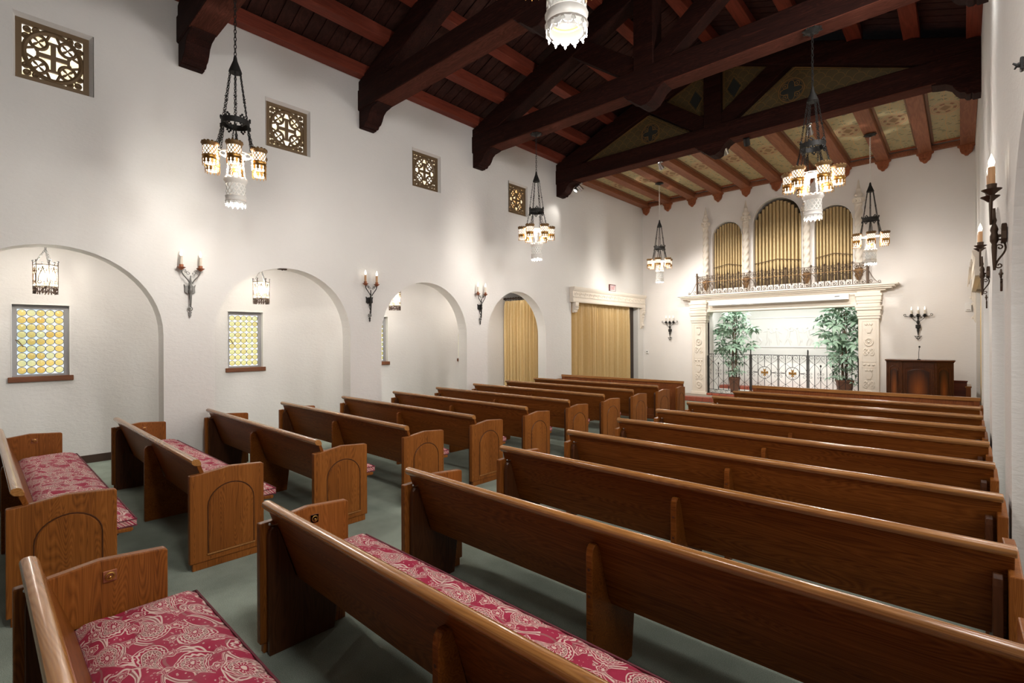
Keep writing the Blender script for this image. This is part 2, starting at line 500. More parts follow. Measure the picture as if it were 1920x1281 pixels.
CLW, CLZ0, CLZ1 = .66, 4.535, 5.235      # splayed clerestory openings (outer size)
arches = [(c, ARCH_R, 0.0, SPRING) for c in ARCH_C]
holes = [(c - .33, c + .33, CLZ0, CLZ1) for c in ARCH_C[1:]]
DOOR_Y0, DOOR_Y1, DOOR_Z = 10.34, 13.86, 2.70
st = strips_for(YB, YF, 6.3, arches, holes + [(DOOR_Y0, DOOR_Y1, 0.0, DOOR_Z)])
tag(wall_strips(st, lambda u, d, z: (XL - d, u, z), .25, 'wall_left', PL), kind='structure')
str_ = strips_for(YB, YF, 6.3, arches[1:], [(DOOR_Y0, DOOR_Y1, 0.0, DOOR_Z)])
tag(wall_strips(str_, lambda u, d, z: (XR + d, u, z), .25, 'wall_right', PL), kind='structure')

# front wall with three organ niches and the altar opening
ORG = [(-4.84, .40, 4.58, 11), (-3.58, .575, 4.83, 13), (-2.32, .40, 4.58, 11)]
fst = strips_for(-9.6, 2.6, 6.3, [(c, r, 3.12, s) for (c, r, s, k) in ORG], [(-5.33, -1.80, 0.0, 2.46)])
fw_o = wall_strips(fst, lambda u, d, z: (u, YF + d, z), .30, 'wall_front', PLF); tag(fw_o, kind='structure')
tag(MB().box(-9.6, 2.6, YB - .2, YB, 0, 8).build('wall_back', OAKD), kind='structure')
tag(MB().box(-9.8, 2.8, YB - .2, 14.5, -.15, 0).build('floor', CARPET), kind='structure')
# outer aisle walls
AX = -9.13
ow = strips_for(YB, 13.9, 3.2, [], [(c - .285, c + .285, 1.25, 2.22) for c in ARCH_C])
wa = wall_strips(ow, lambda u, d, z: (AX - d, u, z), .22, 'wall_aisle_left', PLA); tag(wa, kind='structure')
tag(MB().box(2.4, 2.6, YB, 14.2, 0, 3.2).build('wall_aisle_right', PLA), kind='structure')
tag(MB().box(-9.4, XL - .25, YB, 14.2, 3.1, 3.25).build('ceiling_aisle_left', PLA), kind='structure')
tag(MB().box(XR + .25, 2.6, YB, 14.2, 3.1, 3.25).build('ceiling_aisle_right', PLA), kind='structure')
tag(MB().box(AX, AX + .02, YB, 9.8, 0, .11).build('baseboard_left', plain('baseboard_brown', (.045, .022, .012), .5)), kind='structure')
# dim lobby behind the doorways
tag(MB().box(XL - .9, XL - .8, 9.95, 14.2, 0, 3.1).build('wall_lobby_left', plain('lobby_dark', (.10, .08, .06), .8)), kind='structure')

# ceiling: roof deck + planks + purlins
ceil = MB()
def roofz(x): return 6.02 + SLOPE * (min(x - XL, XR - x))
for s in (0, 1):
    xa, xb = (XL - .3, XC) if s == 0 else (XC, XR + .3)
    za, zb = roofz(xa) + .215, roofz(xb) + .215
    ceil.hexa([(xa, YB - .2, za), (xb, YB - .2, zb), (xb, 14.5, zb), (xa, 14.5, za)], [(xa, YB - .2, za + .1), (xb, YB - .2, zb + .1), (xb, 14.5, zb + .1), (xa, 14.5, za + .1)])
ceil = tag(ceil.build('ceiling', PLANK), kind='structure')
half = XC - XL; pw = .192
pk = [None, None]
y = -3.4; i = 0
while y < 9.75:
    for s in (0, 1):
        if pk[s] is None:
            mb = MB()
            xa, xb = (XL, XC) if s == 0 else (XC, XR)
            za, zb = roofz(xa) + .19, roofz(xb) + .19
            mb.hexa([(xa, 0, za), (xb, 0, zb), (xb, pw - .022, zb), (xa, pw - .022, za)], [(xa, 0, za + .028), (xb, 0, zb + .028), (xb, pw - .022, zb + .028), (xa, pw - .022, za + .028)])
            o = mb.build('plank', PLANK, ceil); pk[s] = o
        else:
            o = share(pk[s], ceil)
        o.location = (0, y, R.choice((0, 0, .008)))
    y += pw
for k, x in enumerate((-7.30, -6.60, -5.87, -5.13, -4.40)):
    for xx in (x, 2 * XC - x):
        zz = roofz(xx); wdt = .10 if k else .085
        MB().box(xx - wdt, xx + wdt, YB, 9.9, zz, zz + .19).build('purlin', BEAMY, ceil, bevel=.008)
MB().box(XC - .1, XC + .1, YB, 9.9, roofz(XC) - .06, roofz(XC) + .19).build('ridge_beam', BEAMY, ceil, bevel=.008)

# roof trusses
def truss(y, label, panels=False):
    t = thing('roof_truss', label, 'truss', (0, y, 0))
    MB().box(XL - .05, XR + .05, -.155, .155, 5.525, 5.87).build('tie_beam', BEAM, t, bevel=.015)
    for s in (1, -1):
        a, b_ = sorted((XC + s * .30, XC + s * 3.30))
        MB().box(a, b_, -.148, .148, 5.518, 5.53).build('lit_hewn_underside', HEWN_LIT, t)  # thin added layer, light on the soffit is in its colour
        fx = (lambda x: x) if s == 1 else (lambda x: 2 * XC - x)
        z = lambda x: 5.60 + SLOPE * (x - XL)
        MB().prism([(fx(XL - .05), z(XL - .05)), (fx(XC), z(XC)), (fx(XC), z(XC) + .41), (fx(XL - .05), z(XL) + .40)], fXZ, -.14, .14).build('rafter', BEAM, t, bevel=.012)
        lo = lambda x: 5.888 - .731 * (x + 3.999); hi = lambda x: 6.056 - .727 * (x + 3.711)
        MB().prism([(fx(-3.74), lo(-3.74)), (fx(-3.70), hi(-3.70)), (fx(-4.85), hi(-4.85)), (fx(-5.06), lo(-5.06))], fXZ, -.12, .12).build('strut', BEAM, t, bevel=.01)
        # corbel on the wall
        d0 = [(0, 5.53), (.56, 5.53), (.56, 5.505), (.50, 5.49), (.40, 5.475), (.33, 5.43), (.285, 5.35), (.24, 5.30), (.19, 5.285), (.17, 5.25), (.13, 5.243), (.11, 5.26), (.10, 5.235), (0, 5.235)]
        MB().prism([(fx(XL + a), b) for a, b in d0], fXZ, -.135, .135).build('corbel', BEAM, t, bevel=.006)
    MB().box(XC - .165, XC + .165, -.15, .15, 5.80, 7.2).build('king_post', BEAM, t, bevel=.012)
    pp = [(-.36, 5.53), (-.31, 5.50), (-.27, 5.45), (-.22, 5.43), (-.14, 5.36), (-.05, 5.29), (.05, 5.285), (.14, 5.33), (.21, 5.42), (.25, 5.47), (.30, 5.50), (.36, 5.53)]
    MB().prism([(XC + a, b) for a, b in pp], fXZ, -.15, .15).build('pendant', BEAM, t, bevel=.006)
    if panels:
        for s in (1, -1):
            fx = (lambda x: x) if s == 1 else (lambda x: 2 * XC - x)
            tri = [(-6.78, 5.86), (-4.97, 6.55), (-3.98, 5.86)]
            tri2 = [(-4.60, 6.70), (-3.73, 7.03), (-3.73, 6.06)]
            for T in (tri, tri2):
                p = MB().prism([(fx(a), b) for a, b in T], fXZ, -.02, .02).build('painted_panel', SPAN, t)
                c = (sum(a for a, b in T) / 3, sum(b for a, b in T) / 3)
                for off in (.93, .84):
                    P3 = [(fx(c[0] + (a - c[0]) * off), -.024, c[1] + (b - c[1]) * off) for a, b in T]
                    MB().tube(P3, .010 if off > .9 else .006, 4, closed=True).build('gilt_border', GILT, p)
            # roundel
            c = fx(-4.93), 6.13
            rd = MB(); rd.lathe([(.205, 0), (.205, .012)], 28, (0, 0, 0))
            ro = rd.build('roundel', DKPAINT, t); ro.location = (c[0], -.022, c[1]); ro.rotation_euler = (pi / 2, 0, 0)
            rg = MB(); rg.tube([(.205 * cos(a * pi / 16), .205 * sin(a * pi / 16), .012) for a in range(32)], .009, 4, closed=True)
            rg.tube([(.185 * cos(a * pi / 16), .185 * sin(a * pi / 16), .012) for a in range(32)], .004, 4, closed=True)
            st4 = []
            for a in range(32):
                an = a * pi / 16; rr = .075 + .105 * abs(cos(2 * an)) ** 1.6
                st4.append((rr * cos(an), rr * sin(an), .014))
            rg.tube(st4, .006, 4, closed=True)
            for q in range(4):
                an = pi / 4 + q * pi / 2
                rg.tube([(.135 * cos(an) + .038 * cos(a * pi / 6), .135 * sin(an) + .038 * sin(a * pi / 6), .014) for a in range(12)], .006, 4, closed=True)
                rg.lathe([(.014, .01), (.014, .016)], 8, (.135 * cos(an), .135 * sin(an), 0))
            rg.build('roundel_ornament', GILT, ro)
            cc = (fx(-3.95), 6.52)
            dm = [(cc[0], cc[1] + .18), (cc[0] + .12, cc[1]), (cc[0], cc[1] - .18), (cc[0] - .12, cc[1])]
            dd = MB().prism(dm, fXZ, -.028, -.018).build('diamond', DKPAINT, t)
            MB().tube([(cc[0] + (a - cc[0]) * 1.25, -.024, cc[1] + (b - cc[1]) * 1.25) for a, b in dm], .006, 4, closed=True).build('diamond_border', GILT, dd)
    return t
TL = ['dark hewn timber roof truss closest to the camera, cut by the top of the photo',
      'dark hewn timber roof truss without any lamp, second from the camera',
      'dark hewn timber roof truss with two chandeliers, next behind the painted truss',
      'timber roof truss with gilt painted scallop panels and spotlights, closest to the front wall']
for i, y in enumerate(TRUSS_Y): truss(y, TL[i], i == 3)

# flat coffered ceiling in front of the organ
cof = MB(); cof.box(XL, XR, 9.9, YF, 5.99, 6.05)
cof = tag(cof.build('ceiling_front', COFW), kind='structure')
bx = [XL + .09 + i * .7455 for i in range(11)]
beam0 = None
for i, x in enumerate(bx):
    if beam0 is None:
        beam0 = MB().box(-.115, .115, 10.02, YF - .003, 5.79, 5.99).build('ceiling_beam', COFW, cof, bevel=.006); o = beam0
    else: o = share(beam0, cof)
    o.location = (min(max(x, XL + .118), XR - .118), 0, 0)
p0 = None
for i in range(10):
    xm = (bx[i] + bx[i + 1]) / 2
    if p0 is None:
        p0 = MB().box(-.235, .235, -1.93, 1.93, 0, .02).build('painted_panel', COFP, cof); p0.location = (xm, 12.05, 5.935)
        mm = MB()
        for s in (-1, 1):
            mm.box(s * .235 - .022, s * .235 + .022, -1.97, 1.97, -.02, .03)
        mo = mm.build('panel_moulding', plain('coffer_moulding', (.22, .10, .04), .5), p0, bevel=.004)
        ed = MB().box(-.235, .235, 1.93, 2.0, -.03, .03).build('panel_end_moulding', CARVE, p0, bevel=.004)
        # row of painted studs by the wall
        sm = MB()
        for k in range(6): sm.ball((-.18 + .072 * k, 1.86, -.001), .010, 6, 4, sz=.4)
        sm.build('painted_stud', plain('stud_brown', (.13, .055, .03), .6), p0)
    else:
        q = share(p0, cof, (xm, 12.05, 5.935))
        for ch in p0.children: share(ch, q)
MB().box(XL, XR, YF - .10, YF - .002, 5.80, 5.90).build('ceiling_beam', COFW, cof, bevel=.006)
MB().box(XL, XL + .06, 10.02, YF, 5.80, 5.93).build('ceiling_beam', COFW, cof)
br0 = None
for i, x in enumerate(bx):
    x = min(max(x, XL + .13), XR - .13)
    if br0 is None:
        mb = MB()
        mb.prism([(-.15, 0), (.15, 0), (.15, -.03), (.115, -.055), (.105, -.12), (.085, -.17), (.045, -.20), (.02, -.235), (-.02, -.235), (-.045, -.20), (-.085, -.17), (-.105, -.12), (-.115, -.055), (-.15, -.03)], fXZ, -.06, 0)
        br0 = mb.build('carved_bracket', CARVE, cof, bevel=.006)
        br0.location = (x, YF - .002, 5.795)
        fan = MB()
        for k in range(5):
            a = radians(-90 + (k - 2) * 32)
            fan.tube([(.0, -.055, -.125), (.045 * cos(a), -.065, -.125 + .045 * sin(a)), (.078 * cos(a), -.055, -.125 + .078 * sin(a))], [.008, .015, .006], 5)
        for s in (-1, 1):
            fan.tube([(s * .055 + .03 * cos(a * pi / 5), -.055, -.075 + .03 * sin(a * pi / 5)) for a in range(10)], .010, 5, closed=True)
        fan.box(-.13, .13, -.065, 0, -.025, .0)
        fan.build('carved_leaf', CARVE, br0, smooth=True)
    else:
        q = share(br0, cof, (x, YF - .002, 5.795))
        share(br0.children[0], q)

# ------------------------------------------------------------------ aisle windows with amber roundels
def aisle_window(n, c, skym):
    W, z0, z1 = .275, 1.26, 2.20
    xg = AX - .10
    g = MB().box(xg - .02, xg - .015, c - W, c + W, z0, z1).build('window_%d' % n, skym); tag(g, kind='structure')
    f = MB(); t = .045
    for (a, b, zz0, zz1) in ((c - W - .006, c - W + t, z0, z1), (c + W - t, c + W + .006, z0, z1), (c - W, c + W, z0 - .01, z0 + t * .5), (c - W, c + W, z1 - t, z1 + .012)):
        f.box(xg - .03, xg + (.02 if b - a > .2 else .0185), a, b, zz0, zz1)
    f.build('window_frame', plain('grey_window_frame', (.30, .30, .31), .5), g, bevel=.003)
    rv = MB()
    for (a, b, zz0, zz1) in ((c - .288, c - .281, 1.25, 2.22), (c + .281, c + .288, 1.25, 2.22), (c - .288, c + .288, 2.213, 2.222)):
        rv.box(AX - .12, AX + .008, a, b, zz0, zz1)
    rv.build('window_reveal', WHITE, g)
    MB().box(AX - .11, AX + .035, c - .32, c + .32, 1.185, 1.255).build('window_sill', SILLW, g, bevel=.005)
    nx, nz = 5, 9; px = (2 * W - 2 * t) / nx; pz = (z1 - z0 - t * 1.6) / nz
    pane = lead = None
    for j in range(nz):
        for i in range(nx):
            yy = c - W + t + px * (i + .5); zz = z0 + t * .55 + pz * (j + .5)
            if pane is None:
                mb = MB(); mb.lathe([(.001, .006), (.014, .006), (.018, .003), (.041, .002), (.041, -.002), (.001, -.002)], 20, (0, 0, 0))
                pane = mb.build('roundel_pane', AMBER if n == 1 else PALEAMBER, g, True); pane.rotation_euler = (0, pi / 2, 0); o = pane
                ring = MB(); ring.tube([(.0445 * cos(k * pi / 10), .0455 * sin(k * pi / 10), .002) for k in range(20)], .0048, 4, closed=True)
                lead = ring.build('lead_came', plain('lead', (.16, .155, .14), .6, .2), pane)
            else:
                o = share(pane, g, rot=(0, pi / 2, 0)); share(lead, o)
            o.location = (xg, yy, zz)
    h = MB(); h.tube([(xg + .02, c - W + t - .01, 1.74), (xg + .045, c - W + t + .01, 1.73), (xg + .05, c - W + t + .06, 1.65)], .007, 6)
    h.build('window_handle', BRONZE, g, True)
for n, c in enumerate(ARCH_C[1:]): aisle_window(n + 1, c, SKY1 if n == 0 else SKY2)

# clerestory grilles
def clerestory(n, c, glass):
    zc = (CLZ0 + CLZ1) / 2 - .008; hw = .30; hz = .325
    xo = XL - .06
    g = MB().box(xo - .06, xo - .05, c - hw, c + hw, zc - hz, zc + hz).build('window_%d' % n, glass); tag(g, kind='structure')
    # splayed plaster reveal
    rv = MB(); H = .365
    A = [(XL + .002, c - .332, CLZ0 - .002), (XL + .002, c + .332, CLZ0 - .002), (XL + .002, c + .332, CLZ1 + .002), (XL + .002, c - .332, CLZ1 + .002)]
    B = [(xo, c - hw, zc - hz), (xo, c + hw, zc - hz), (xo, c + hw, zc + hz), (xo, c - hw, zc + hz)]
    B2 = [(xo - .1, b[1], b[2]) for b in B]; A2 = [(xo - .1, a[1], a[2]) for a in A]
    rv.add(A + B + B2 + A2, [(i, (i + 1) % 4, 4 + (i + 1) % 4, 4 + i) for i in range(4)] + [(4 + i, 4 + (i + 1) % 4, 8 + (i + 1) % 4, 8 + i) for i in range(4)] + [(8 + i, 8 + (i + 1) % 4, 12 + (i + 1) % 4, 12 + i) for i in range(4)])
    rv.build('window_reveal', PL, g)
    P = lambda a, b, dx=0: (xo - .02 + dx, c + a, zc + b)
    fr = MB(); fw_ = .05
    for (a0, a1, b0, b1) in ((-hw, hw, hz - fw_, hz), (-hw, hw, -hz, -hz + fw_), (-hw, -hw + fw_, -hz, hz), (hw - fw_, hw, -hz, hz)):
        fr.box(xo - .035, xo + (.004 if a1 - a0 > .3 else .0025), c + a0 - .008 * (a0 == -hw), c + a1 + .008 * (a1 == hw), zc + b0 - .008 * (b0 == -hz), zc + b1 + .008 * (b1 == hz))
    fr.build('grille_frame', BRONZE, g, bevel=.004)
    iw = hw - fw_ + .004; ih = hz - fw_ + .004
    rg = MB()
    def flat(pts, w_, closed=True):
        rg.tube([P(a, b) for a, b in pts], w_, 6, closed=closed)
    N = 36
    flat([(iw * .93 * cos(2 * pi * k / N), ih * .93 * sin(2 * pi * k / N)) for k in range(N)], .026)
    rg.build('grille_ring', BRONZE, g, True); rg = MB()
    for s in (0, 1):
        L = ih * .54
        rg.box(xo - .035, xo - .008 + .002 * s, *(c - .022, c + .022, zc - L, zc + L) if s else (c - iw * .5, c + iw * .5, zc - .022, zc + .022))
        for q in (-1, 1):
            w_ = .042
            if s: rg.box(xo - .034, xo - .0045, c - w_, c + w_, zc + q * L - .012, zc + q * L + .012)
            else: rg.box(xo - .034, xo - .0055, c + q * iw * .5 - .012, c + q * iw * .5 + .012, zc - w_, zc + w_)
    rg.build('grille_cross', BRONZE, g); 
    for sx in (-1, 1):
        for sz in (-1, 1):
            rg = MB(); cx, cz = sx * iw * .47, sz * ih * .47
            flat([(cx + .072 * cos(2 * pi * k / 20), cz + .076 * sin(2 * pi * k / 20)) for k in range(20)], .017)
            for q in range(4):
                a = pi / 4 + q * pi / 2
                flat([(cx, cz), (cx + .04 * cos(a), cz + .04 * sin(a)), (cx + .072 * cos(a), cz + .076 * sin(a))], [.005, .015, .006], False)
            # concave link to the axis points
            flat([(sx * iw * .10, sz * ih * .90), (sx * iw * .20, sz * ih * .66), (cx - sx * .05, cz + sz * .05)], .015, False)
            flat([(sx * iw * .90, sz * ih * .10), (sx * iw * .66, sz * ih * .20), (cx + sx * .05, cz - sz * .05)], .015, False)
            flat([(sx * iw * .12, sz * ih * .58), (sx * iw * .22, sz * ih * .40), (sx * iw * .27, sz * ih * .33)], .013, False)
            flat([(sx * iw * .58, sz * ih * .12), (sx * iw * .40, sz * ih * .22), (sx * iw * .33, sz * ih * .27)], .013, False)
            rg.build('grille_roundel', BRONZE, g, True)
            rg = MB(); ox, oz = sx * iw, sz * ih
            for (dx, dz) in ((.045, .045), (.115, .035), (.035, .12)):
                flat([(ox - sx * dx + .022 * cos(k * pi / 5), oz - sz * dz + .022 * sin(k * pi / 5)) for k in range(10)], .015)
                rg.ball(P(ox - sx * dx, oz - sz * dz), .010, 6, 4)
            flat([(ox - sx * .02, oz - sz * .02), (ox - sx * .10, oz - sz * .10)], .010, False)
            rg.build('grille_scroll', BRONZE, g, True)
for n, c in enumerate((.612, 3.18, 5.745, 8.335)): clerestory(n + 5, c, CLER2 if n == 3 else CLER)

# ------------------------------------------------------------------ pews
PH = 1.516
def arch_outline(y0, y1, zb, zs, n=14):
    c, r = (y0 + y1) / 2, (y1 - y0) / 2
    pts = [(y0, zb), (y0, (zb + zs) / 2)]
    pts += [(c - r * cos(pi * k / n), zs + r * .95 * sin(pi * k / n)) for k in range(n + 1)]
    return pts + [(y1, (zb + zs) / 2), (y1, zb)]
def end_panel(t, x0, x1, sgn, depth0=-.048, depth1=.48):
    z = [(depth0, .055), (depth1, .055), (depth1, .718), (depth1 - .012, .728), (.225, .748), (.15, .738), (.03, .722), (depth0, .718)]
    p = MB().prism(z, fYZ, x0, x1).build('end_panel', OAKV, t, bevel=.006, seg=2)
    xo = x1 if sgn > 0 else x0
    MB().box(x0 + .006, x1 - .006, depth0 + .02, depth1 - .02, 0, .06).build('plinth', OAKV, p, bevel=.003)
    ym0, ym1 = depth0 + .122, depth1 - .078
    a = arch_outline(ym0, ym1, .11, .63 - (ym1 - ym0) / 2)
    # routed arch: fine shadow bead plus a slightly raised field
    fld = MB().prism([(q0 * .955 + (ym0 + ym1) / 2 * .045, q1 * .985 + .004) for q0, q1 in a], fYZ, xo - sgn * .002, xo + sgn * .004).build('arched_panel', OAKV, p, bevel=.0035)
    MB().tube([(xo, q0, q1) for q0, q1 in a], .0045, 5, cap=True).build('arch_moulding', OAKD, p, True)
    MB().box(*sorted((xo, xo + sgn * .008)), ym0 - .006, ym1 + .006, .102, .112).build('base_bead', OAKR, p)
    return p
def make_pew():
    t = thing('pew', 'oak pew', 'pew')
    L = PH
    # leaning back
    lean = .335
    yb = lambda z: (.815 - z) * lean
    MB().prism([(yb(.80) - .006, .80), (yb(.80) + .024, .80), (yb(.37) + .026, .37), (yb(.37) - .002, .37)], fYZ, -L + .002, L - .002).build('backrest', OAK, t, bevel=.003)
    rail = [(-.024, .800), (-.030, .812), (-.026, .826), (-.014, .834), (.004, .835), (.020, .829), (.030, .815), (.036, .795), (.034, .782), (.022, .778), (-.012, .786)]
    MB().prism(rail, fYZ, -L - .004, L + .004).build('top_rail', OAKR, t, True, bevel=.003)
    end_panel(t, -L - .022, -L + .024, -1); end_panel(t, L - .024, L + .022, 1)
    MB().prism([(.18, .395), (.50, .405), (.565, .40), (.578, .412), (.572, .428), (.50, .43), (.178, .425)], fYZ, -L + .024, L - .024).build('seat', OAKV, t, bevel=.004)
    sp = [(-.028, 0), (.36, 0), (.40, .33), (.50, .395), (.13, .395), (.046, .68), (.03, .715), (-.005, .718), (-.022, .70), (-.028, .67)]
    s_ = MB().prism(sp, fYZ, -.019, .019).build('support', OAK, t, bevel=.004)
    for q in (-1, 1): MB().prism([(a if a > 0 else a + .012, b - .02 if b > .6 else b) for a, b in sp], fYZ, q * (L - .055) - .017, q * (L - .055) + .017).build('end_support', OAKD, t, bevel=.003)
    for zz in (.60, .47, .34):
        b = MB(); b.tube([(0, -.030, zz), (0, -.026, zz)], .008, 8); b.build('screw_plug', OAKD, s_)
    hk = MB(); hk.tube([(-L + .075, .03, .715), (-L + .075, .0, .715), (-L + .075, -.012, .722)], .004, 6); hk.ball((-L + .075, -.014, .724), .008)
    hk.build('hat_hook', SILVER, t, True)
    return t
def make_cushion(rs):
    L = PH - .035; nx, ny = 96, 14
    y0, y1 = .135, .585
    mb = MB(); top = []
    for i in range(nx + 1):
        u = -L + 2 * L * i / nx
        for j in range(ny + 1):
            v = j / ny; yy = y0 + (y1 - y0) * v
            e = min(v, 1 - v, (i / nx) * 8, (1 - i / nx) * 8)
            z = .475 + .055 * min(1, (e / .22)) ** .5
            for ty in (.30, .70):
                pitch = .235
                off = 0 if ty < .5 else .5
                k = round((u + L) / pitch - off - .3); tu = (k + off + .3) * pitch - L
                dd = sqrt((u - tu) ** 2 + ((v - ty) * (y1 - y0)) ** 2)
                z -= .030 * math.exp(-(dd / .032) ** 2)
                # gathered crease between tufts
                z -= .008 * math.exp(-((u - tu) / .028) ** 2)
            mb.v.append((u, yy + (.012 if j == ny else 0), z))
    for i in range(nx):
        for j in range(ny):
            a = i * (ny + 1) + j; mb.f.append((a, a + 1, a + ny + 2, a + ny + 1))
    # sides
    def skirt(idx):
        o = len(mb.v)
        for k in idx: mb.v.append((mb.v[k][0], mb.v[k][1], .4315))
        for k in range(len(idx) - 1): mb.f.append((idx[k], idx[k + 1], o + k + 1, o + k))
    skirt([i * (ny + 1) for i in range(nx + 1)]); skirt([i * (ny + 1) + ny for i in range(nx + 1)])
    skirt(list(range(ny + 1))); skirt([nx * (ny + 1) + j for j in range(ny + 1)])
    b = len(mb.v); mb.v += [(-L, y0, .4315), (L, y0, .4315), (L, y1, .4315), (-L, y1, .4315)]; mb.f.append((b, b + 1, b + 2, b + 3))
    c = mb.build('seat_cushion', PAIS, None, True)
    pp = MB()
    for z in (.478, .436):
        pp.tube([(-L, y0, z), (L, y0, z), (L, y1 + .012, z), (-L, y1 + .012, z)], .0055, 5, closed=True)
    pp.build('piping', plain('dark_burgundy_piping', (.12, .012, .025), .7), c, True)
    return c
ORD = ['rearmost', 'second', 'third', 'fourth', 'fifth', 'sixth', 'seventh', 'eighth', 'ninth', 'tenth']
pew0 = make_pew(); cush0 = make_cushion(R)
PR, PLX = -1.349, -5.767
first = True
for side, xc, y0 in (('right', PR, .153), ('left', PLX, .175)):
    for i in range(10):
        p = pew0 if first else copy_tree(pew0)
        c = cush0 if first else copy_tree(cush0)
        first = False
        p.location = (xc, y0 + .95 * i, 0); c.location = (xc, y0 + .95 * i, 0)
        blk = 'left block' if side == 'left' else 'right block'
        if i == 0:
            la = 'rearmost oak pew of the %s, cut by the photo edge' % blk
            lc = 'burgundy paisley cushion on the rearmost pew of the %s' % blk
        elif i == 9:
            la = 'oak pew of the %s, right behind its front screen' % blk
            lc = 'burgundy paisley cushion on the foremost pew of the %s' % blk
        else:
            la = 'oak pew of the %s, %s row from the rear' % (blk, ORD[i])
            lc = 'burgundy paisley cushion on the %s pew from the rear, %s' % (ORD[i], blk)
        tag(p, la, 'pew', '%s oak pews' % side); tag(c, lc, 'cushion', '%s paisley pew cushions' % side)
        if side == 'right':
            q = MB().box(-PH + .024, -PH + .029, .235, .285, .645, .695).build('cup_plate', COPPER, p, bevel=.002)
            r = MB(); r.tube([(-PH + .031, .26 + .016 * cos(k * pi / 6), .67 + .016 * sin(k * pi / 6)) for k in range(12)], .0045, 5, closed=True)
            r.ball((-PH + .03, .26, .665), .008); r.build('cup_ring', BRASS, q, True)
            q['label'] = 'copper cup holder plate'

def sunburst():
    m = Mat('sunburst_panel'); c = m.coord('Generated'); x, y, z = m.xyz(c)
    a = (x - .5) * 1.9; b = (z - .5) * 1.9
    g = m.noise(m.coord('Object', (60, 60, 3)), 1.0, 3)
    m.set(Base_Color=m.ramp((a * a + b * b).sq() + (g - .5) * .35, [(.05, (.30, .085, .016)), (.55, (.15, .040, .009)), (1.0, (.035, .010, .004))]), Roughness=.3, Coat_Weight=.1); return m.m
LECTP = sunburst()
def front_screen(xc, label):
    t = thing('front_screen', label, 'screen', (xc, 9.83, 0), group='front screens')
    L = PH + .02
    MB().box(-L, L, -.012, .012, .08, .79).build('panel', OAKS, t)
    MB().box(-L - .01, L + .01, -.035, .03, .79, .845).build('top_rail', OAKR, t, bevel=.006)
    MB().box(-L, L, -.03, .025, 0, .09).build('bottom_rail', OAKS, t, bevel=.004)
    for s in (-1, 1):
        MB().box(s * (L - .035) - .035, s * (L - .035) + .035, -.028, .025, .08, .80).build('stile', OAKS, t, bevel=.004)
        p = MB().prism([(-.35, 0), (.02, 0), (.02, .73), (-.14, .752), (-.22, .745), (-.35, .73)], fYZ, s * (L + .01) - .022, s * (L + .01) + .022).build('end_panel', OAKV, t, bevel=.005)
        xo = s * (L + .01) + s * .022
        MB().tube([(xo, a, b) for a, b in arch_outline(-.27, -.05, .11, .52)], .0045, 5).build('arch_moulding', OAKD, p, True)
    return t
front_screen(PLX, 'wooden screen panel standing before the front pew of the left block')
front_screen(PR, 'wooden screen panel standing before the front pew of the right block, below the lectern')

# ------------------------------------------------------------------ chandeliers
def lattice(mb, r, z0, z1, k, w_, segs=6, r2=None):
    for s in (1, -1):
        for i in range(k):
            a0 = 2 * pi * i / k; sweep = s * 2 * pi / k * 2.0
            o = len(mb.v)
            for j in range(segs + 1):
                a = a0 + sweep * j / segs; z = z0 + (z1 - z0) * j / segs
                for q in (-1, 1):
                    an = a + q * w_ / r
                    mb.v.append((r * cos(an), r * sin(an), z)); 
            for j in range(segs):
                b = o + 2 * j; mb.f.append((b, b + 1, b + 3, b + 2))
def fringe(mb, r, z, k, h, w_):
    for i in range(k):
        a = 2 * pi * i / k
        tx, ty = -sin(a), cos(a); px, py = r * cos(a), r * sin(a)
        pr = [(-.5, 0), (.5, 0), (.32, -.32), (.55, -.45), (.3, -.62), (.12, -.62), (.16, -.8), (0, -1), (-.16, -.8), (-.12, -.62), (-.3, -.62), (-.55, -.45), (-.32, -.32)]
        pts = [(u * w_, v * h) for u, v in pr]
        mb.prism(pts, lambda u, v, d: (px + tx * u + cos(a) * d, py + ty * u + sin(a) * d, z + v), -.002, .002)
def shade(par, loc, sc, met, met2, name='shade', glass=None, crown=None):
    """perforated metal cylinder with lit glass; local z 0 = top rim"""
    r = .062 * sc; h = .145 * sc
    b = MB(); lattice(b, r, -h * .70, -.012 * sc, 13, .0050 * sc)
    sh = b.build(name, met, par); sh.location = loc
    c = MB(); c.lathe([(r, -.022 * sc), (r * 1.06, -.012 * sc), (r * 1.22, .004 * sc), (r * 1.22, .010 * sc), (r * 1.0, .014 * sc)], 20, cap=False)
    for i in range(12):
        a = 2 * pi * i / 12; c.ball((r * .98 * cos(a), r * .98 * sin(a), .016 * sc), .014 * sc, 6, 4, sz=.9)
    c.build('crown', crown or met2, sh, True)
    d = MB(); d.lathe([(r * 1.02, -h * .70), (r * 1.09, -h * .74), (r * 1.03, -h * .80), (r * 1.03, -h * .92), (r * 1.09, -h * .96), (r * 1.02, -h * 1.0)], 20, cap=False)
    d.build('band', met2, sh, True)
    f = MB(); fringe(f, r * 1.0, -h * .98, 12, .060 * min(sc, 1.12) * (.8 if sc > 1.2 else 1), .026 * sc); f.build('fringe', met, sh)
    g = MB(); g.lathe([(r * .90, -.004), (r * .90, -h * 1.0), (r * .84, -h * 1.10), (r * .84, -h * (1.22 if sc < 1.3 else 1.12))], 24, cap=False)
    if sc > 1.3:
        q = MB(); q.tube([(r * .88 * cos(k * pi / 12), r * .88 * sin(k * pi / 12), -h * .84) for k in range(24)], .008, 6, closed=True); q.build('inner_band', BRASS, sh, True)
    g.build('glass', glass or GLASS_LIT, sh, True)
    return sh
def chandelier():
    t = thing('chandelier', 'chandelier', 'chandelier')
    # local z = world z
    return t
